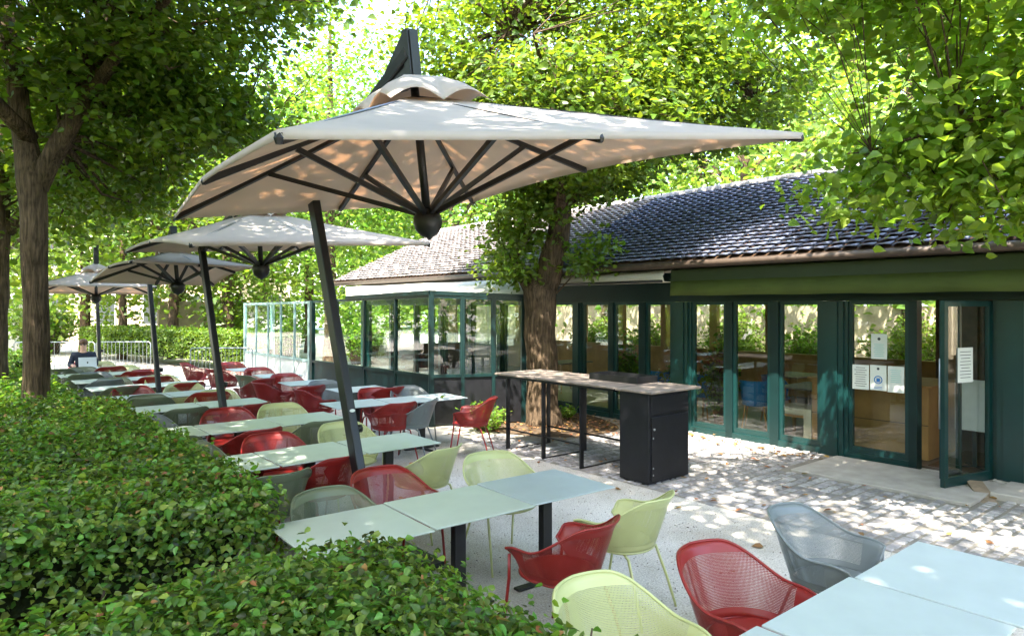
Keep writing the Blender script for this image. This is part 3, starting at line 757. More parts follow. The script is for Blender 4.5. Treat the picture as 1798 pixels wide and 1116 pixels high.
RC = [('grey', 4.90, 8.12, 40, 'grey armchair before the veranda corner table, left of a bright red one'),
      ('red', 5.62, 7.72, 44, 'bright red armchair standing alone at the right end of the veranda tables'),
      ('red', 4.62, 8.18, 0, 'red armchair just right of the near umbrella mast, back to camera'),
      ('red', 5.05, 9.25, 180, 'red armchair behind the veranda corner table, beside a grey one'),
      ('grey', 5.55, 9.15, 175, 'grey armchair behind the veranda corner table'),
      ('grey', 4.9, 10.75, 180, 'grey armchair behind the second veranda table, low wall behind'),
      ('red', 5.35, 9.75, 5, 'red armchair with back to camera at the second veranda table'),
      ('red', 4.42, 10.15, -90, 'red armchair left of the near mast before a bluish table'),
      ('red', 4.45, 10.75, 10, 'red armchair with low rounded back left of the near mast'),
      ('red', 4.25, 11.5, -80, 'sunlit red armchair at the left end of the mast side table'),
      ('red', 4.85, 12.35, 180, 'sunlit red armchair behind the mast side table'),
      ('red', 4.2, 12.3, 20, 'overlit red armchair before the sunny table row gap'),
      ('olive', 4.45, 13.0, -70, 'sunlit olive armchair among the red chairs by the wind screen'),
      ('red', 4.9, 13.95, 180, 'sunlit red armchair behind the table nearest the wind screen start'),
      ('red', 4.35, 14.6, -60, 'sunlit red armchair left of the farthest veranda table'),
      ('red', 4.9, 15.7, 180, 'farthest red armchair beside the white wind screen panels'),
      ('red', 4.3, 16.3, -120, 'red armchair by the gap between the rows and the wind screen')]
for c, x, y, a, lb in RC: chair(c, x, y, R(a), lb, 'armchairs along the glass veranda')

# ------------------------------------------------------------------ umbrellas
def umbrella(label, c, hw, hl, rot, apex, hubd, base, mtop, mw=.075, ml=.13, label_sign=True, bracket=.42, seed=1):
    """canopy centre c (rim plane), half sizes, rotation matrix, leaning mast base -> top"""
    root = empty('cantilever_umbrella', (base[0], base[1], 0), label=label, cat='umbrella', group='leaning cantilever umbrellas over the tables')
    off = Vector((base[0], base[1], 0)); C = Vector(c)-off; rr = random.Random(seed)
    W = lambda x, y, z: C+rot @ Vector((x, y, z))
    nr_, npm = 14, 96; vs = []; fs = []
    def rim(t):          # t 0..1 round the rectangle starting at corner (-,-); returns x,y,z, ribness
        k = int(t*4) % 4; f = t*4-int(t*4)
        cs = [(-hw, -hl), (hw, -hl), (hw, hl), (-hw, hl)]; a = cs[k]; b = cs[(k+1) % 4]
        x = a[0]*(1-f)+b[0]*f; y = a[1]*(1-f)+b[1]*f
        sc_ = math.sin(math.pi*((f*2) % 1))          # 0 at corners and mid ribs
        inn = 1-.010*sc_; z = (.08 if k % 2 else .0)*math.sin(math.pi*f)
        return x*inn, y*inn, z, sc_
    r0 = .10
    for j in range(npm):
        x, y, z, sc_ = rim(j/npm)
        for i in range(nr_+1):
            r_ = r0+(1-r0)*i/nr_
            zz = apex*(1-r_)*(1-.10*r_)+z*r_-.05*sc_*math.sin(math.pi*min(1, r_))*r_
            vs.append(W(x*r_, y*r_, zz))
        vs.append(W(x*1.002, y*1.002, z-.035))      # small hanging hem
    m_ = nr_+2
    for j in range(npm):
        for i in range(m_-1):
            a = j*m_+i; b = ((j+1) % npm)*m_+i; fs.append((a, a+1, b+1, b))
    mb = MB(); mb.add(vs, fs); o = mb.build('canopy', CLOTH, root, True); md = o.modifiers.new('s', 'SOLIDIFY'); md.thickness = .004
    # vent cap: small raised square with arched edges
    vs = []; fs = []; cw, cl = hw*.22, hl*.19; n = 64
    for j in range(n):
        k = int(j/n*4); f = j/n*4-k; cs = [(-cw, -cl), (cw, -cl), (cw, cl), (-cw, cl)]; a = cs[k]; b = cs[(k+1) % 4]
        x = a[0]*(1-f)+b[0]*f; y = a[1]*(1-f)+b[1]*f; arch = abs(math.sin(2*math.pi*f))
        for i, r_ in enumerate((.12, .4, .7, .9, 1.0)):
            zz = apex+.125-.02*r_-(.12+apex*.19)*r_**2.2+(.11*arch)*max(0, r_-.5)*2*.7
            vs.append(W(x*r_*1.15, y*r_*1.15, zz))
    for j in range(n):
        for i in range(4): a = j*5+i; b = ((j+1) % n)*5+i; fs.append((a, a+1, b+1, b))
    mb = MB(); mb.add(vs, fs); o = mb.build('vent_cap', CLOTH, root, True); o.modifiers.new('s', 'SOLIDIFY').thickness = .004
    # ribs, struts
    ends = [(-hw, -hl, 0), (0, -hl, 0), (hw, -hl, 0), (hw, 0, .08), (hw, hl, 0), (0, hl, 0), (-hw, hl, 0), (-hw, 0, .08)]
    for k, (x, y, z) in enumerate(ends):
        a = W(0, 0, apex-.035); b = W(x*.995, y*.995, z-.03)
        mb = MB(); mb.beam(a, b, .030, .042); rb = mb.build('rib', BLACK, root)
        q = a.lerp(b, .56 if k % 2 == 0 else .60)-Vector((0, 0, .02))
        mb = MB(); mb.beam(W(x*.02, y*.02, -hubd+.06), q, .028, .036); mb.build('strut', BLACK, rb)
        mb = MB(); mb.lathe([(.012, -.02), (.02, 0), (.012, .02)], 8, c=tuple(b)); mb.build('end_cap', BLACK, rb)
    MB().tube([W(0, 0, -hubd), W(0, 0, apex+.1)], .030, 12).build('centre_pole', BLACK, root, True)
    hp = [(.008, -.125), (.02, -.11), (.06, -.09), (.092, -.05), (.105, .0), (.10, .045), (.075, .08), (.035, .10)]
    Mh = Matrix.Translation(W(0, 0, -hubd)) @ rot.to_4x4()
    MB().lathe(hp, 18, M=Mh).build('hub', BLACK, root, True)
    # mast, arm, bracket, base
    b0 = Vector(base)-off; b1 = Vector(mtop)-off; d = (b1-b0).normalized()
    o = MB().beam(b0, b1, mw, ml, up=(0, 1, 0)).build('mast', BLACK, root); bv = o.modifiers.new('b', 'BEVEL'); bv.width = .012; bv.segments = 2
    if label_sign:
        side = Vector((-1, 0, 0)); p = b0.lerp(b1, .33)-Vector((0, ml/2+.003, 0))
        q = MB(); N_ = 16; u = d; v = Vector((1, 0, 0)); nn = u.cross(v).normalized()
        if nn.y > 0: nn = -nn
        pc = b0.lerp(b1, .36)+nn*(ml/2+.004)
        q.add([pc+v*.026*math.cos(2*math.pi*k/N_)+u*.014*math.sin(2*math.pi*k/N_) for k in range(N_)], [tuple(range(N_))]); q.build('oval_badge', PAPER, root)
    MB().box(-.42, .42, -.42, .42, .004, .055, bev=.01).build('base_plate', BLACK, root)
    MB().beam(b0+Vector((0, 0, .05)), b0+d*.35, mw+.03, ml+.03, up=(0, 1, 0)).build('mast_socket', BLACK, root)
    jp = b0+d*((1.05)/d.z); MB().tube([jp+Vector((mw/2, 0, 0)), jp+Vector((mw/2+.05, 0, 0))], .035, 12).build('crank_knob', BLACK, root, True)
    t = W(0, 0, apex+bracket); t0 = W(0, 0, apex+.08)
    arm = MB().beam(b1-d*.06, t-Vector((0, 0, .14)), .07, .10).build('arm', BLACK, root); bv = arm.modifiers.new('b', 'BEVEL'); bv.width = .008
    ad = (t-b1).normalized()
    mb = MB(); back = t-ad*.55
    mb.add([t0+Vector((-.03, -.05, 0)), t+Vector((-.03, -.05, 0)), t+Vector((-.03, .06, .0)), back+Vector((-.03, 0, -.14)), t0+Vector((-.03, .14, -.02)),
            t0+Vector((.03, -.05, 0)), t+Vector((.03, -.05, 0)), t+Vector((.03, .06, .0)), back+Vector((.03, 0, -.14)), t0+Vector((.03, .14, -.02))],
           [(0, 1, 2, 3, 4), (9, 8, 7, 6, 5), (0, 5, 6, 1), (1, 6, 7, 2), (2, 7, 8, 3), (3, 8, 9, 4), (4, 9, 5, 0)])
    mb.beam(t0, t+Vector((0, 0, .02)), .09, .075, up=(0, 1, 0)); mb.build('top_bracket', BLACK, root)
    return root
def rotm(a, b, c):
    return Matrix.Rotation(a, 3, 'Z') @ Matrix.Rotation(b, 3, 'X') @ Matrix.Rotation(c, 3, 'Y')
umbrella('near off white cantilever umbrella, largest, over the second table row', (2.636, 4.195, 2.99), 1.464, 2.042, rotm(-.15, .04, -.125), .62, .29, (2.66, 4.98, 0), (2.62, 6.17, 3.30))
umbrella('second cantilever umbrella, dappled white top just behind the largest one', (2.985, 8.55, 2.84), 1.22, 2.1, rotm(-.053, .05, -.055), .45, .29, (2.78, 9.0, 0), (2.78, 10.35, 2.95), seed=2, label_sign=False)
umbrella('third cantilever umbrella, smaller, mast between the sixth and seventh table rows', (2.69, 11.35, 2.60), .95, .72, rotm(.20, -.17, .0), .36, .22, (2.64, 12.0, 0), (2.62, 12.95, 2.75), mw=.07, ml=.10, label_sign=False, bracket=.36, seed=3)
umbrella('farthest cantilever umbrella, upright mast beside the seated person', (2.42, 16.9, 2.46), 1.08, .95, rotm(-.14, -.06, 0), .42, .20, (2.72, 18.3, 0), (2.66, 18.6, 2.9), mw=.07, ml=.10, label_sign=False, bracket=.5, seed=4)

# ------------------------------------------------------------------ serving counter
ct = empty('bar_counter', (6.7, 6.6, 0), label='long black steel bar table with weathered board top', cat='counter')
def C2(mb, name, m, root, x, y, parent=None):
    o = mb.build(name, m, root); o.matrix_parent_inverse = Matrix.Translation((-x, -y, 0)); return o
C2(MB().box(6.24, 7.16, 5.62, 7.98, 1.085, 1.110, bev=.004), 'countertop', TOPWOOD, ct, 6.7, 6.6)
C2(MB().box(6.27, 7.13, 5.65, 7.95, 1.05, 1.084), 'apron', STEEL_B, ct, 6.7, 6.6)
for y in (7.72, 6.95, 6.22):
    mb = MB()
    for x in (6.29, 7.09): mb.box(x-.03, x+.03, y-.012, y+.012, .022, 1.05)
    mb.box(6.26, 7.12, y-.012, y+.012, .004, .022); C2(mb, 'leg', STEEL_B, ct, 6.7, 6.6)
C2(MB().box(7.075, 7.10, 6.24, 7.71, .25, .275), 'stretcher', STEEL_B, ct, 6.7, 6.6)
C2(MB().box(6.28, 6.30, 6.24, 7.71, .30, .318), 'stretcher', STEEL_B, ct, 6.7, 6.6)
cbn = empty('bar_cabinet', (6.64, 5.33, 0), label='tall black steel cabinet with small door under the board top', cat='cabinet')
C2(MB().box(6.26, 7.02, 5.10, 5.55, .03, 1.075, bev=.006), 'cabinet_body', STEEL_B, cbn, 6.64, 5.33)
C2(MB().box(6.30, 6.98, 5.13, 5.52, .004, .03), 'plinth', BLACK, cbn, 6.64, 5.33)
C2(MB().box(6.235, 7.20, 5.04, 5.60, 1.078, 1.105, bev=.004), 'countertop', TOPWOOD, cbn, 6.64, 5.33)
d_ = C2(MB().box(6.30, 6.99, 5.086, 5.098, .06, .80, bev=.003), 'door', STEEL_B, cbn, 6.64, 5.33)
mb = MB(); mb.lathe([(.014, 0), (.014, .01), (.006, .012)], 12, M=Matrix.Translation((6.34, 5.086, .66)) @ Matrix.Rotation(R(90), 4, 'X')); o = mb.build('lock', GALV, d_)
for z in (.12, .2, .55): q = MB().box(6.315, 6.33, 5.080, 5.086, z, z+.02).build('hinge', GALV, d_)
C2(MB().box(6.29, 6.99, 5.090, 5.098, .83, 1.05, bev=.003), 'drawer_front', STEEL_B, cbn, 6.64, 5.33)
tr = empty('black_tray', (6.95, 5.62, 1.112), label='long black open tray lying on the bar counter top', cat='tray')
MB().box(-.20, .20, -.42, .42, 0, .012).box(-.20, -.19, -.42, .42, .0121, .085).box(.19, .20, -.42, .42, .0121, .085).box(-.19, .19, -.42, -.41, .0121, .085).box(-.19, .19, .41, .42, .0121, .085).build('tray', BLACK, tr)
tr.location = (6.90, 6.06, 1.112)

# ------------------------------------------------------------------ person with laptop
def skin(name, verts, edges, radii, m, parent=None, root=0, sub=2):
    me = bpy.data.meshes.new(name); me.from_pydata(verts, edges, []); me.materials.append(m)
    o = bpy.data.objects.new(name, me); sc.collection.objects.link(o)
    md = o.modifiers.new('skin', 'SKIN'); md.use_smooth_shade = True
    for i, r_ in enumerate(radii):
        sv = me.skin_vertices[0].data[i]; sv.radius = r_ if isinstance(r_, tuple) else (r_, r_); sv.use_root = (i == root)
    o.modifiers.new('sub', 'SUBSURF').levels = sub; o.modifiers['sub'].render_levels = sub
    if parent: o.parent = parent
    return o
PX, PY = 2.33, 17.98
V = [(0, 0, .50), (0, .02, .72), (0, .02, .95), (0, 0, 1.07), (0, -.01, 1.14), (0, -.02, 1.22), (0, -.03, 1.31),      # pelvis..head top
     (-.10, -.02, .50), (-.13, -.42, .50), (-.13, -.40, .08), (-.13, -.50, .05), (.10, -.02, .50), (.13, -.42, .50), (.13, -.40, .08), (.13, -.50, .05),
     (-.19, .01, 1.01), (-.25, -.06, .78), (-.17, -.30, .79), (-.13, -.37, .79), (.19, .01, 1.01), (.25, -.06, .78), (.17, -.30, .79), (.13, -.37, .79)]
Ed = [(0, 1), (1, 2), (2, 3), (3, 4), (4, 5), (5, 6), (0, 7), (7, 8), (8, 9), (9, 10), (0, 11), (11, 12), (12, 13), (13, 14), (2, 15), (15, 16), (16, 17), (17, 18), (2, 19), (19, 20), (20, 21), (21, 22)]
Ra = [(.15, .12), (.14, .10), (.15, .10), .055, (.062, .07), (.082, .095), (.055, .065), .09, .07, .045, .04, .09, .07, .045, .04, .06, .045, .035, .03, .06, .045, .035, .03]
per_ = skin('person', [(x, y, z) for x, y, z in V], Ed, Ra, SKIN); per_.location = (PX, PY, 0); per_.rotation_euler = (0, 0, R(-14))
tag(per_, 'person in a dark navy jacket and glasses typing on a white laptop', 'person')
jv = [V[i] for i in (0, 1, 2, 15, 16, 17, 19, 20, 21)]+[(0, .01, 1.06)]; je = [(0, 1), (1, 2), (2, 3), (3, 4), (4, 5), (2, 6), (6, 7), (7, 8), (2, 9)]
skin('jacket', jv, je, [(.165, .135), (.16, .12), (.17, .12), .078, .06, .048, .078, .06, .048, .075], JACKET, per_)
lv = [V[i] for i in (0, 7, 8, 9, 11, 12, 13)]; skin('trousers', lv, [(0, 1), (1, 2), (2, 3), (0, 4), (4, 5), (5, 6)], [(.15, .12), .1, .08, .055, .1, .08, .055], JACKET, per_)
mb = MB(); mb.lathe([(.090, -.01), (.094, .04), (.082, .085), (.04, .115), (.005, .12)], 16, c=(0, .0, 1.245), sx=.95, sy=1.08); mb.build('hair', HAIR, per_, True)
mb = MB()
for s_ in (-1, 1): mb.lathe([(.004, 0), (.012, .004), (.012, .010), (.004, .012)], 10, M=Matrix.Translation((s_*.032, -.118, 1.232)) @ Matrix.Rotation(R(90), 4, 'X'))
mb.build('eye', INK, per_, True)
mb = MB()
for s_ in (-1, 1): mb.tube([(s_*.034+.024*math.cos(a*math.pi/6), -.132, 1.232+.018*math.sin(a*math.pi/6)) for a in range(13)], .003, 5, caps=False); mb.tube([(s_*.058, -.13, 1.235), (s_*.088, -.02, 1.235)], .003, 5)
mb.build('glasses', INK, per_)
mb = MB(); mb.lathe([(.002, 0), (.016, .012), (.012, .045), (.004, .06)], 8, c=(0, -.118, 1.175)); mb.build('nose', SKIN, per_, True)
for sx in (-1, 1):
    for k in range(5):
        fx = sx*.13+(-.03+.015*k); ln = (.045, .07, .075, .07, .055)[k]; y0 = -.39
        if k == (4 if sx > 0 else 0): fx += 0
        hv = [(fx, y0, .79), (fx, y0-ln*.5, .795), (fx, y0-ln, .765)]
        skin('finger', hv, [(0, 1), (1, 2)], [.009, .008, .006], SKIN, per_, sub=1)
pc = chair('red', PX+.02, PY+.06, R(180-14), 'red armchair under the person with the laptop', 'armchairs at the rows of tables')
lt = empty('laptop', (2.36, 17.48, .742), R(-14), label='open white laptop with small dark emblem on its lid', cat='laptop')
MB().box(-.17, .17, -.12, .12, 0, .014, bev=.003).build('keyboard_base', LAPTOP, lt)
M = Matrix.Translation((0, -.12, .014)) @ Matrix.Rotation(R(14), 4, 'X')
MB().box(-.17, .17, -.004, .004, 0, .235, M=M).build('lid', LAPTOP, lt)
mb = MB(); mb.add([M @ Vector((.017*math.cos(2*math.pi*k/14)*(1-.15*(k in (0, 13))), -.0055, .12+.022*math.sin(2*math.pi*k/14))) for k in range(14)], [tuple(range(14))]); mb.build('emblem', INK, lt)

# ------------------------------------------------------------------ barriers
def barrier(x, y, rz, L_, label, n=14):
    r_ = empty('crowd_barrier', (x, y, 0), rz, label=label, cat='barrier', group='galvanised crowd barriers')
    MB().tube([(-L_/2, 0, .2), (-L_/2, 0, 1.05), (-L_/2+.05, 0, 1.1), (L_/2-.05, 0, 1.1), (L_/2, 0, 1.05), (L_/2, 0, .2), (-L_/2, 0, .2)], .015, 6).build('frame', GALV, r_, True)
    mb = MB()
    for k in range(1, n): mb.tube([(-L_/2+L_*k/n, 0, .2), (-L_/2+L_*k/n, 0, 1.09)], .007, 5)
    mb.build('infill_bars', GALV, r_)
    for sx in (-1, 1): MB().tube([(sx*L_*.35, -.3, .01), (sx*L_*.35, 0, .2), (sx*L_*.35, .3, .01)], .018, 6).build('foot', GALV, r_)
barrier(3.75, 21.6, R(-38), 1.5, 'crowd barrier to the right behind the seated person')
barrier(2.25, 22.7, R(-38), 2.2, 'crowd barrier to the left behind the seated person, next to the trunk')
barrier(5.0, 16.95, R(-42), 1.5, 'white crowd barrier between the far hedge and the wind screen', 16)

# ------------------------------------------------------------------ hedges
def hedge(name, label, x0, x1, y0, y1, ztop, dens, size, m, zlow=.25, seed=3, drop=0.0, group=None, stems=True, bumps=.07, side_d=.8, kind=None):
    rg = np.random.default_rng(seed); root = empty(name, ((x0+x1)/2, (y0+y1)/2, 0), label=label, cat='hedge', group=group)
    ox, oy = (x0+x1)/2, (y0+y1)/2
    def surf(x, y): return ztop+bumps*(.8*np.sin(x*3.1+seed)*np.cos(y*2.3)+.45*np.sin(x*7.3+y*5.1)+.40*np.sin(x*17+3*np.sin(y*5))*np.sin(y*15+2*np.sin(x*6)))+drop*(y-y0)/(y1-y0)
    area = (x1-x0)*(y1-y0); n = int(area*dens)
    P = np.stack([rg.uniform(x0, x1, n), rg.uniform(y0, y1, n), np.zeros(n)], 1)
    e = np.minimum(np.minimum(P[:, 0]-x0, x1-P[:, 0]), np.minimum(P[:, 1]-y0, y1-P[:, 1])); rnd = np.clip(e/.18, 0, 1)
    P[:, 2] = surf(P[:, 0], P[:, 1])-.13*(1-rnd)**2+rg.normal(0, .03, n)-rg.exponential(.075, n)
    L_ = [P]; O = [np.tile([0, 0, .6], (n, 1))]
    for ax, s_, lo, hi, fx in ((0, -1, y0, y1, x0), (0, 1, y0, y1, x1), (1, -1, x0, x1, y0), (1, 1, x0, x1, y1)):
        k = int((hi-lo)*(ztop-zlow)*dens*side_d); q = np.zeros((k, 3)); a = rg.uniform(lo, hi, k); z = zlow+(ztop-zlow)*rg.beta(1.6, 1.0, k)
        jit = rg.normal(0, .045, k)+.03*np.sin(a*5+z*7)
        q[:, ax] = fx+jit-s_*.03; q[:, 1-ax] = a; q[:, 2] = z; L_.append(q); o_ = np.zeros((k, 3)); o_[:, ax] = s_*1.2; O.append(o_)
    # shoots poking out
    ns = int(area*14); S = []
    for _ in range(ns):
        x, y = rg.uniform(x0, x1), rg.uniform(y0, y1); h = rg.uniform(.05, .16); lean = rg.normal(0, .3, 2)
        for t in np.linspace(.1, 1, 6): S.append((x+lean[0]*h*t, y+lean[1]*h*t, surf(x, y)-.02+h*t))
    for _ in range(int((y1-y0)*16)):          # shoots leaning out of the open side
        y = rg.uniform(y0, y1); z = rg.uniform(ztop-.45, ztop); h = rg.uniform(.05, .15); up = rg.uniform(-.2, .7)
        for t in np.linspace(.1, 1, 5): S.append((x1-.02+h*t, y+.15*h*t, z+up*h*t))
    S = np.array(S)+rg.normal(0, .012, (len(S), 3))
    ysh = leaf_mesh('young_shoots', S-np.array([ox, oy, 0]), size*.95, LEAF_BUSH, root, tilt=.9, rg=rg, droop=.1)
    dk = rg.permutation(len(L_[0]))[:int(len(L_[0])*.022)]
    leaf_mesh('dry_leaves', L_[0][dk]+np.array([0, 0, .03])-np.array([ox, oy, 0]), size*.9, LEAF_DRY, root, tilt=.9, rg=rg)
    pos = np.concatenate(L_); out = np.concatenate(O)
    leaf_mesh('foliage', pos-np.array([ox, oy, 0]), size, m, root, tilt=1.05, outward=out, rg=rg, droop=.15)
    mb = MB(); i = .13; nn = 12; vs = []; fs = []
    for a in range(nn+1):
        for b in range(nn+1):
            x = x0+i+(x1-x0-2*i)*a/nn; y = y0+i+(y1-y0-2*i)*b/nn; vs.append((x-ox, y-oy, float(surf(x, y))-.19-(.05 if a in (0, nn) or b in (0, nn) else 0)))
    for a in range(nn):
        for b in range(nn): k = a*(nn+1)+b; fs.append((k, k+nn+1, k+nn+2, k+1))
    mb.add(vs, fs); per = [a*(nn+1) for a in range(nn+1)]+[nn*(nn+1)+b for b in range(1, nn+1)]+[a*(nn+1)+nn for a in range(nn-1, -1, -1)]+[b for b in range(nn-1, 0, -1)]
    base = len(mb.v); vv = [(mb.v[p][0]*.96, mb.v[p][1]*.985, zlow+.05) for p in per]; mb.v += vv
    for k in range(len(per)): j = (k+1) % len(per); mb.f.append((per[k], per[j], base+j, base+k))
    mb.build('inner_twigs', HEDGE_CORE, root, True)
    if stems:
        mb = MB()
        for _ in range(int(area*7)+12):
            x, y = rg.uniform(x0+.05, x1-.05), rg.uniform(y0+.05, y1-.05)
            mb.tube([(x-ox, y-oy, 0), (x-ox+rg.normal(0, .05), y-oy+rg.normal(0, .05), .3), (x-ox+rg.normal(0, .1), y-oy+rg.normal(0, .1), ztop-.06)], [.012, .009, .004], 5, caps=False)
        mb.build('branches', TWIG, root)
    return root
hedge('clipped_hedge', 'broad leafy hedge left of the tables, behind the nearest hedge', -2.6, 1.52, 4.08, 9.6, 1.0, 3300, .046, LEAF_BOX, zlow=.48, seed=3, side_d=.6)
hedge('clipped_hedge', 'nearest leafy hedge at the bottom edge of the view', -2.4, 1.64, 1.05, 3.02, .98, 6000, .040, LEAF_BOX, seed=5, side_d=.6, bumps=.05)
hedge('clipped_hedge', 'low dark hedge around the left tree trunk', -2.4, 1.35, 10.1, 15.5, .85, 700, .08, LEAF_BOX, seed=8, stems=False)
hedge('clipped_hedge', 'small round topped shrub between the left trunk and the seated person', 1.05, 1.75, 19.0, 20.2, 1.02, 900, .07, LEAF_BOX, seed=9, stems=False)
# far hedge, turned: built along a slanted line as a long box then rotated
fh = hedge('clipped_hedge', 'long clipped hedge across the background behind the umbrellas', -5.2, 5.2, -.6, .6, 1.27, 520, .085, LEAF_DARK, seed=11, stems=False, bumps=.03, side_d=1.3)
fh.location = (6.1, 27.2, 0); fh.rotation_euler = (0, 0, R(107))

# leafy plants beside the counter
def plant(x, y, h, r_, n, label, m=LEAF_BUSH, size=.07, seed=1, name='leafy_plant', cat='plant', group=None):
    rg = np.random.default_rng(seed); root = empty(name, (x, y, 0), label=label, cat=cat, group=group); P = []; mb = MB()
    for _ in range(n):
        a = rg.uniform(0, 6.28); rr = r_*math.sqrt(rg.uniform(0, 1)); hh = h*rg.uniform(.6, 1)*(1-.4*rr/r_)
        b = (rr*.3*math.cos(a), rr*.3*math.sin(a), 0); t = (rr*math.cos(a), rr*math.sin(a), hh); md_ = ((b[0]+t[0])*.42, (b[1]+t[1])*.42, hh*.6)
        mb.tube([b, md_, t], [.006, .004, .002], 4, caps=False)
        for q in np.linspace(.35, 1, 9): P.append([b[i]*(1-q)**2+2*q*(1-q)*md_[i]+q*q*t[i]+rg.normal(0, size*.5) for i in range(3)])
    mb.build('stem', TWIG, root); leaf_mesh('leaves', np.array(P), size, m, root, rg=rg); return root
plant(6.95, 9.15, .55, .5, 90, 'low green bush under the bar counter by the tree', seed=2)
plant(8.75, 9.1, .35, .3, 30, 'small green clump right of the tree foot', seed=4)
plant(10.2, 6.75, 2.0, .30, 120, 'tall climbing plant just behind the window beside the cabinet', LEAF_DARK, .10, 5)
plant(10.3, 8.9, 1.9, .28, 90, 'tall indoor plant behind the windows next to the tree', LEAF_BUSH, .10, 6)
plant(10.1, 7.7, 1.45, .25, 50, 'slim indoor plant in the third window from the cabinet', LEAF_DARK, .09, 7)
# garden bushes behind the restaurant, seen through it
k = 0
for x, y, h, r_, m in ((17.0, 3.6, 2.0, .9, LEAF_FAR), (17.2, 6.2, 2.3, 1.2, LEAF_FAR), (17.0, 8.6, 2.0, 1.0, LEAF_BUSH), (17.1, 10.9, 2.3, 1.1, LEAF_FAR), (17.0, 13.4, 2.1, 1.1, LEAF_FAR), (17.2, 1.4, 1.9, .9, LEAF_BUSH), (17.0, 15.9, 2.1, 1.1, LEAF_FAR)):
    plant(x, y, h, r_, 330, ['bright bush behind the restaurant seen through the posters door', 'round bright bush seen through the bench window', 'green bush seen behind the blue chair window',
          'bright bush seen through the windows right of the tree', 'bright bush seen through the veranda corner glass', 'green bush seen through the open doorway', 'bright bush seen through the left veranda glass'][k], m, .11, 20+k, 'garden_bush', 'bush', 'bushes in the garden behind the restaurant'); k += 1
plant(16.0, 4.3, 1.5, .5, 110, 'pink flowering bush seen behind the entrance posters', PINK, .09, 31, 'flowering_bush', 'bush')
mb = MB(); mb.box(19.0, 19.3, -8, 26, 0, 2.1); tag(mb.build('garden_wall', STONE), 'rough stone garden wall far behind the restaurant', 'wall')

# ------------------------------------------------------------------ trees
G1 = 'lime trees shading the terrace'
tree('lime_tree', 'lime tree with thick leaning trunk between counter and veranda', G1,
     [(8.14, 8.98, -.05, .36), (8.13, 8.99, .35, .29), (8.10, 9.0, 1.2, .265), (8.06, 9.03, 2.0, .285), (8.06, 9.03, 2.35, .30), (8.17, 8.93, 2.6, .235), (8.30, 8.80, 3.3, .20), (8.33, 8.7, 4.2, .17), (8.2, 8.6, 5.6, .12), (8.1, 8.5, 7.5, .05)],
     [[(7.98, 9.08, 2.25, .13), (7.86, 9.2, 2.55, .10), (7.7, 9.3, 2.9, .05)],
      [(8.3, 8.75, 3.5, .12), (7.6, 8.0, 4.4, .09), (6.6, 7.2, 5.2, .05), (5.8, 6.6, 5.6, .02)], [(8.33, 8.7, 3.9, .12), (9.3, 7.4, 4.9, .08), (10.4, 6.2, 5.5, .03)],
      [(8.3, 8.7, 4.1, .11), (8.0, 10.0, 5.2, .07), (7.6, 11.4, 5.8, .03)], [(8.25, 8.65, 4.8, .1), (9.6, 9.6, 6.0, .06), (10.8, 10.4, 6.6, .03)], [(8.2, 8.6, 5.4, .1), (7.0, 8.6, 6.6, .06), (5.8, 8.8, 7.2, .03)]],
     [(8.4, 8.6, 6.3, 3.0, 3.0, 2.1, 560), (7.2, 7.2, 4.9, 1.7, 1.7, 1.0, 190), (9.6, 6.7, 5.6, 1.7, 1.7, 1.0, 200), (7.6, 10.2, 5.4, 1.9, 1.9, 1.1, 170), (8.3, 8.4, 4.35, 1.25, 1.25, .45, 90), (7.75, 9.0, 3.7, .6, .7, .35, 30),
      (7.72, 9.3, 3.0, .42, .42, .5, 34), (8.55, 8.3, 2.95, .30, .35, .40, 14), (9.2, 8.0, 7.8, 2.6, 2.6, 1.4, 200)],
     leaf=.112, per=40, spread=.27, m=LEAF_MID, seed=21, flat=.34)
tree('lime_tree', 'forked lime tree at the left standing in the hedge', G1,
     [(.84, 10.5, -.05, .22), (.84, 10.5, .5, .155), (.84, 10.5, 2.2, .14), (.80, 10.5, 3.7, .155), (.68, 10.6, 4.5, .12), (.55, 10.7, 6.0, .10), (.5, 10.7, 8.0, .04)],
     [[(.86, 10.5, 3.6, .13), (1.1, 10.3, 4.2, .12), (1.45, 10.05, 5.0, .10), (1.7, 9.8, 6.2, .06)], [(.8, 10.5, 4.2, .1), (-.4, 9.4, 5.2, .06), (-1.2, 8.4, 5.8, .03)],
      [(1.3, 10.1, 4.6, .09), (1.6, 8.6, 5.2, .06), (1.9, 7.2, 5.4, .03)], [(.7, 10.6, 5, .09), (1.5, 11.8, 5.6, .06), (2.2, 13, 6, .03)], [(1.3, 10.1, 4.5, .06), (2.3, 10.0, 4.7, .04), (3.2, 9.8, 4.8, .02)]],
     [(1.0, 10.2, 6.8, 3.4, 3.2, 2.3, 480), (1.7, 8.2, 5.9, 1.9, 1.9, 1.0, 230), (2.1, 11.0, 4.9, 1.5, 1.8, 1.0, 190), (-.6, 9.0, 6.0, 1.6, 1.8, 1.0, 150), (1.9, 12.2, 4.1, 1.1, 1.3, .7, 90), (2.7, 9.8, 4.6, .9, 1.0, .5, 70)],
     leaf=.115, per=40, spread=.27, m=LEAF_DARK, seed=22, flat=.34)
tree('lime_tree', 'dim lime tree behind the left forked trunk', G1,
     [(.60, 14.8, -.05, .26), (.60, 14.8, .5, .20), (.65, 14.8, 3.0, .17), (.7, 14.8, 6.5, .10), (.7, 14.8, 8.5, .04)], [[(.78, 14.8, 3.4, .12), (1.8, 14.2, 4.8, .06), (2.6, 13.8, 5.4, .03)]],
     [(.8, 14.6, 6.5, 3.2, 3.2, 2.6, 420), (1.0, 15.5, 4.1, 1.8, 1.8, .9, 120)], leaf=.15, per=22, spread=.34, m=LEAF_DARK, seed=23)
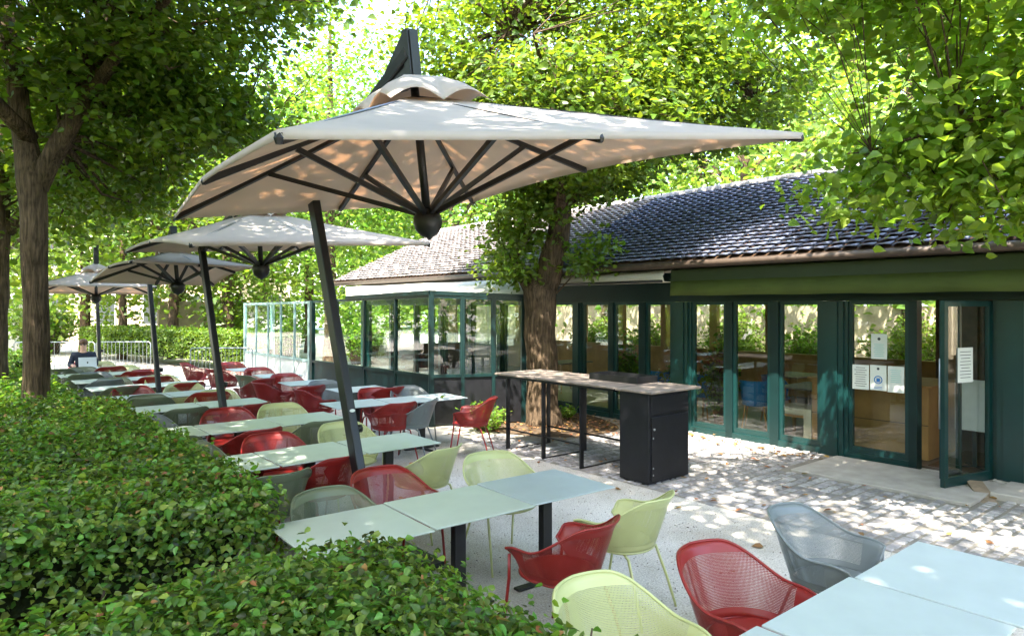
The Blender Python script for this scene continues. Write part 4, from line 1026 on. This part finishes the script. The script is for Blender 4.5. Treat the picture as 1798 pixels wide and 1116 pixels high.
tree('lime_tree', 'lime tree whose sunlit leaves hang in from the right over the roof edge', G1,
     [(8.0, -1.2, -.05, .3), (7.95, -1.15, 2.0, .24), (7.9, -1.0, 4.0, .2), (7.8, -.9, 6.5, .1), (7.8, -.9, 8.5, .04)],
     [[(7.9, -1.0, 3.3, .10), (7.3, .2, 3.75, .065), (6.75, 1.2, 3.72, .040), (6.4, 2.0, 3.6, .02), (6.2, 2.6, 3.45, .01)], [(7.9, -1.0, 4.0, .11), (7.4, .9, 4.9, .07), (7.2, 2.6, 5.2, .03)], [(7.9, -1, 4.4, .1), (6.4, -.2, 5.4, .06), (5.3, .6, 5.8, .03)],
      [(7.3, .2, 3.75, .04), (7.7, 1.5, 3.5, .02), (7.9, 2.3, 3.3, .01)]],
     [(6.6, 1.9, 4.75, 1.25, 1.35, .75, 120), (6.9, 1.6, 3.75, .85, 1.1, .42, 80), (6.6, 2.4, 3.35, .55, .75, .25, 34), (7.5, 1.9, 3.3, .7, .6, .25, 34), (6.2, .3, 5.0, 1.5, 1.3, .9, 60), (7.9, 1.8, 5.6, 1.8, 2.0, 1.0, 100), (7.6, -.8, 6.6, 2.4, 2.2, 1.4, 150), (5.7, 3.0, 4.9, .8, .8, .45, 40), (5.5, 2.2, 5.0, .7, .7, .4, 30), (6.85, 1.85, 2.98, .55, .55, .28, 26), (6.2, 2.7, 3.05, .35, .4, .2, 12), (8.4, 2.6, 7.8, 2.2, 2.0, .9, 150), (8.9, 5.6, 8.2, 2.0, 1.8, .8, 110)],  # last two blobs sit above the view, added to shade the roof
     leaf=.108, per=34, spread=.23, m=LEAF_LITE, seed=24, flat=.36)
def simple_tree(x, y, h, r_, cz, label, m, nb, leaf=.24, per=14, spread=.5, seed=1, tr=.2, name='tree', group='trees in the background', lean=0, ivy=False):
    T_ = [(x, y, -.05, tr*1.3), (x+lean*.1, y, 1, tr), (x+lean*.4, y, h*.4, tr*.8), (x+lean, y, h*.8, tr*.4), (x+lean, y, h*.95, tr*.15)]
    rd = random.Random(seed); Lm = []
    for k in range(5):
        a = rd.uniform(0, 6.28); z0 = h*rd.uniform(.3, .6); Lm.append([(x+lean*.5, y, z0, tr*.45), (x+lean*.5+math.cos(a)*r_*.4, y+math.sin(a)*r_*.4, z0+h*.12, tr*.28), (x+lean*.6+math.cos(a)*r_*.75, y+math.sin(a)*r_*.75, z0+h*.28, tr*.1)])
    B = [(x+lean, y, cz, r_, r_, h-cz, nb)]
    if ivy: B.append((x+.1, y, 2.4, .36, .36, 2.0, int(nb*.25)))
    return tree(name, label, group, T_, Lm, B, leaf=leaf, per=per, spread=spread, m=m, seed=seed, twigs=.25, hollow=.3, flat=.6)
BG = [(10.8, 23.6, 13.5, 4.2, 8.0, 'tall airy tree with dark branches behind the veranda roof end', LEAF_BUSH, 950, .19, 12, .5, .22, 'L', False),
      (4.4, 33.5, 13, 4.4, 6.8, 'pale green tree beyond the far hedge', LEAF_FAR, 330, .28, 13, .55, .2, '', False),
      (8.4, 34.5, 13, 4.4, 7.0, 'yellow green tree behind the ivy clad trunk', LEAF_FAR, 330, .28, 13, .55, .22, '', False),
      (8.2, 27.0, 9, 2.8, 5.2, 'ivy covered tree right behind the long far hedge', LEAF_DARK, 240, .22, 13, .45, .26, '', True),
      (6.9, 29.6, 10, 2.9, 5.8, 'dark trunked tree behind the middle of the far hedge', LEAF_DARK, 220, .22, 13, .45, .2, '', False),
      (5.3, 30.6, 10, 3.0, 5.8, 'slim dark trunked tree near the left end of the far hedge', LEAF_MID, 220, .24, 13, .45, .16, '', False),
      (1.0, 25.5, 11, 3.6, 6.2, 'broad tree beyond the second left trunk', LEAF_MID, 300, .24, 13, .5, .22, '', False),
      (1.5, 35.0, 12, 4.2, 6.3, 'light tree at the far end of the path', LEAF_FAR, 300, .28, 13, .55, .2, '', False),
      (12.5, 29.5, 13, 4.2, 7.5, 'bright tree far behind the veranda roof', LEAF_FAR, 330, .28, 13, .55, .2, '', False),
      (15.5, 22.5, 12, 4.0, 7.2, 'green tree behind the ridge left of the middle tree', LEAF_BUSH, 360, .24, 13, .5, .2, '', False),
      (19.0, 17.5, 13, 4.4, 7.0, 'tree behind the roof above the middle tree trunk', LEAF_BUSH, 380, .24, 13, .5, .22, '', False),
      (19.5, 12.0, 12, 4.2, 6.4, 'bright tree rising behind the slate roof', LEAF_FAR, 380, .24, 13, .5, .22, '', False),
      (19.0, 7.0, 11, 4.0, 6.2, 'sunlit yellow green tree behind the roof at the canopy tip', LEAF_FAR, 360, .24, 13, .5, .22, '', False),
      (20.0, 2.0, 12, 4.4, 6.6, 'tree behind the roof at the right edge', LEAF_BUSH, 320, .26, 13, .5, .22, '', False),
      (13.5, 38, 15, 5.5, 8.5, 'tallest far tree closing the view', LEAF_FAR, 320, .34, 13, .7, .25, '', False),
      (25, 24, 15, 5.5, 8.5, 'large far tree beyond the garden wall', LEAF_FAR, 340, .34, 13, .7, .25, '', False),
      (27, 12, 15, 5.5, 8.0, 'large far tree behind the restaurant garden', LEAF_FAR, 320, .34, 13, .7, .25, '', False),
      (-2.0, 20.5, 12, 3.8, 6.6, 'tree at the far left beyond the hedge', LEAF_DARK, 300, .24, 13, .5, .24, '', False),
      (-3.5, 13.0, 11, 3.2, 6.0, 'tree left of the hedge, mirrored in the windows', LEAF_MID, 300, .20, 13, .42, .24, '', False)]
for i, (x, y, h, r_, cz, lb, m, nb, lf, pr_, spd, tr_, nm, ivy) in enumerate(BG):
    simple_tree(x, y, h, r_, cz, lb, m, nb, lf, pr_, spd, 40+i, tr_, ivy=ivy)
# trees behind the camera: they shade the terrace and are mirrored in the glass
for i, (x, y, h, r_, cz, lb, m, nb) in enumerate([(-3.2, 5.5, 9.5, 2.6, 6.0, 'lime tree left of the camera mirrored in the restaurant windows', LEAF_MID, 230), (-1.5, -2.2, 10.5, 3.3, 7.2, 'lime tree behind the camera', LEAF_MID, 260),
                                                  (2.2, -4.8, 10, 3.2, 6.8, 'lime tree right behind the camera shading the door', LEAF_MID, 220), (-7.5, 1.5, 10, 3.6, 5.5, 'bushy tree far left of the camera', LEAF_FAR, 230),
                                                  (-8, 9.0, 10, 3.6, 5.5, 'bushy tree beyond the left planting', LEAF_FAR, 230), (-7, -6, 10, 3.6, 5.5, 'bushy tree far behind the camera', LEAF_FAR, 200)]):
    simple_tree(x, y, h, r_, cz, lb, m, nb, .19, 16, .42, 70+i, .22, group='trees around the camera')
tree('lime_tree', 'large unseen lime tree left of the camera, added to shade the terrace', 'trees around the camera',
     [(-1.6, .6, -.05, .34), (-1.6, .6, 1, .27), (-1.5, .7, 4, .22), (-1.3, 1.0, 7, .14), (-1.2, 1.2, 9.5, .05)],
     [[(-1.4, .9, 5.5, .13), (0, 1.8, 7.2, .09), (1.6, 3.4, 8.2, .04)], [(-1.4, .9, 6, .12), (-2.2, 3, 7.5, .07), (-2.0, 5, 8.2, .03)], [(-1.4, .9, 6.2, .11), (-.4, -.6, 7.6, .06), (.6, -1.6, 8.2, .03)]],
     [(-.7, 2.0, 8.5, 4.3, 4.0, 1.3, 560), (-.2, -1.5, 8.6, 2.4, 2.0, .9, 330), (-3.0, 1.0, 8.3, 1.7, 1.8, .8, 140), (-2.6, 4.8, 8.2, 2.6, 2.6, 1.2, 170), (1.6, 3.6, 8.6, 2.0, 2.2, .8, 80)], leaf=.17, per=24, spread=.36, m=LEAF_MID, seed=90, twigs=.3)  # out-of-view crown, blobs placed to cast shade on tables and hedge
for k, (x, y, h, r_) in enumerate([(-5.5, -1, 3.4, 1.5), (-5.8, 2.6, 4.2, 1.7), (-5.6, 6, 3.4, 1.6), (-5.9, 9.6, 4.2, 1.7), (-5.6, 13, 3.5, 1.6), (-5.8, 16.6, 4.2, 1.7), (-4.8, -5, 2.8, 1.5), (-5.5, 20, 3.0, 1.6), (-1, -8, 2.8, 1.7), (3.2, -9.5, 2.6, 1.7)]):
    plant(x, y, h, r_, 240, f'large sunny shrub {["opposite the entrance", "opposite the bench window", "opposite the bar cabinet", "opposite the middle tree", "opposite the veranda corner", "opposite the veranda side", "behind the camera to the left", "opposite the wind screen", "well behind the camera", "behind the camera towards the building"][k]}, mirrored in the glass', LEAF_FAR, .17, 130+k, 'shrub', 'shrub', 'shrubs mirrored in the glass')
# far-off belt of woods all round: one mass
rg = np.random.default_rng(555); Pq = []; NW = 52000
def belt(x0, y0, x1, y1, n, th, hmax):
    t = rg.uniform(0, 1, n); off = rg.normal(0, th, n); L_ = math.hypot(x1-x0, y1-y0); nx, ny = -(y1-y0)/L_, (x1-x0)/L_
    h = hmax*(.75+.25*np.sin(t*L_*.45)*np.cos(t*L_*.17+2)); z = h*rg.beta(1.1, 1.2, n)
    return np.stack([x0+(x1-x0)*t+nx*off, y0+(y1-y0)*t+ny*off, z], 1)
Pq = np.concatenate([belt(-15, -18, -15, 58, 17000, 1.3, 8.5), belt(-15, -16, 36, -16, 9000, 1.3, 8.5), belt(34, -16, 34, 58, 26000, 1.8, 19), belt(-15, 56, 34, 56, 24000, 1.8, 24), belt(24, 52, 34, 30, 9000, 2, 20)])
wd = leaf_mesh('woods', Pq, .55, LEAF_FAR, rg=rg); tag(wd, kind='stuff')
# ground layer: bushes at the far end, closing the gaps under the far crowns
tb = []
for k, (x, y, h, r_) in enumerate([(9.8, 26, 2.6, 1.3), (11.5, 22.5, 2.4, 1.2), (10.0, 31, 3.0, 1.6), (3.2, 36, 3.0, 1.8), (12.2, 34, 3.5, 2.0)]):
    plant(x, y, h, r_, 260, ['dark shrub behind the right end of the far hedge', 'shrub behind the end of the wind screen', 'pale shrub between the trunks past the far hedge', 'pale shrub past the left end of the far hedge', 'large pale shrub in the far centre'][k], LEAF_BUSH, .17, 60+k, 'shrub', 'shrub', 'shrubs past the far hedge')

# far pale buildings and wall
fb = empty('pale_villa', (10, 44, 0), label='pale stone villa with shuttered windows glimpsed past the far hedge', cat='house')
FBM = Matrix.Rotation(R(-8), 4, 'Z')
MB().box(-7, 7, 0, 6, 0, 7.5, M=FBM).build('wall', mat('warm_render', (.62, .50, .36), rough=.9, var=.12, vscale=1.5), fb)
MB().box(-7.4, 7.4, -.4, 6.4, 7.5, 7.8, M=FBM).build('roof', SLATE_SHADED, fb)
for ix in range(6):
    for z in (1.0, 4.2):
        x = -6+ix*2.3; wf = MB().box(x, x+1.0, -.06, -.01, z, z+1.8, M=FBM).build('window', WHITE, fb)
        MB().box(x+.08, x+.92, -.075, -.062, z+.08, z+1.72, M=FBM).build('pane', INK, wf)
w2 = MB().box(7.2, 12.5, 33.5, 33.8, 0, 2.3); tag(w2.build('pale_wall', STONE), 'low stone wall behind the ivy clad tree', 'wall')
gw = MB(); gw.box(.2, 3.9, 37.0, 37.3, 0, 2.2); tag(gw.build('white_gate_wall', WHITE), 'bright white wall at the far end of the path', 'wall')

# ------------------------------------------------------------------ fallen leaves
rg = np.random.default_rng(99); P = []
for _ in range(330): P.append((rg.normal(8.3, .65), rg.normal(8.6, .8), .03+rg.uniform(0, .03)))
for _ in range(110): P.append((rg.uniform(6.2, 9.5), rg.uniform(.5, 8.5), .03))
for _ in range(110): P.append((9.35-abs(rg.normal(0, .25)), rg.uniform(4.4, 8.5), .03))
for _ in range(45): P.append((rg.uniform(3.5, 6.5), rg.uniform(1.5, 12), .012))
for _ in range(200): P.append((rg.uniform(4.8, 6.3), rg.uniform(19, 30), .012))
lv_ = leaf_mesh('fallen_leaves', np.array(P), .075, LEAF_DRY, tilt=.25, droop=0, rg=rg); tag(lv_, kind='stuff')
# loose grit on the sandy ground
n_ = 9000; G_ = np.stack([rg.uniform(1.6, 6.3, n_), rg.uniform(1.0, 9.0, n_), np.full(n_, .004)], 1)
gr_ = leaf_mesh('gravel', G_, .016, mat('grit', (.34, .30, .25), rough=.9, island=.6), tilt=.5, droop=0, rg=rg); tag(gr_, kind='stuff')
# a small sprig lying on the veranda table
sp = leaf_mesh('leaf_sprig', np.array([(5.62+.03*k, 8.45+.02*(k % 2), .755) for k in range(4)]), .06, LEAF_LITE, rg=rg); tag(sp, 'small light green leaf sprig lying on the long veranda table', 'leaf')
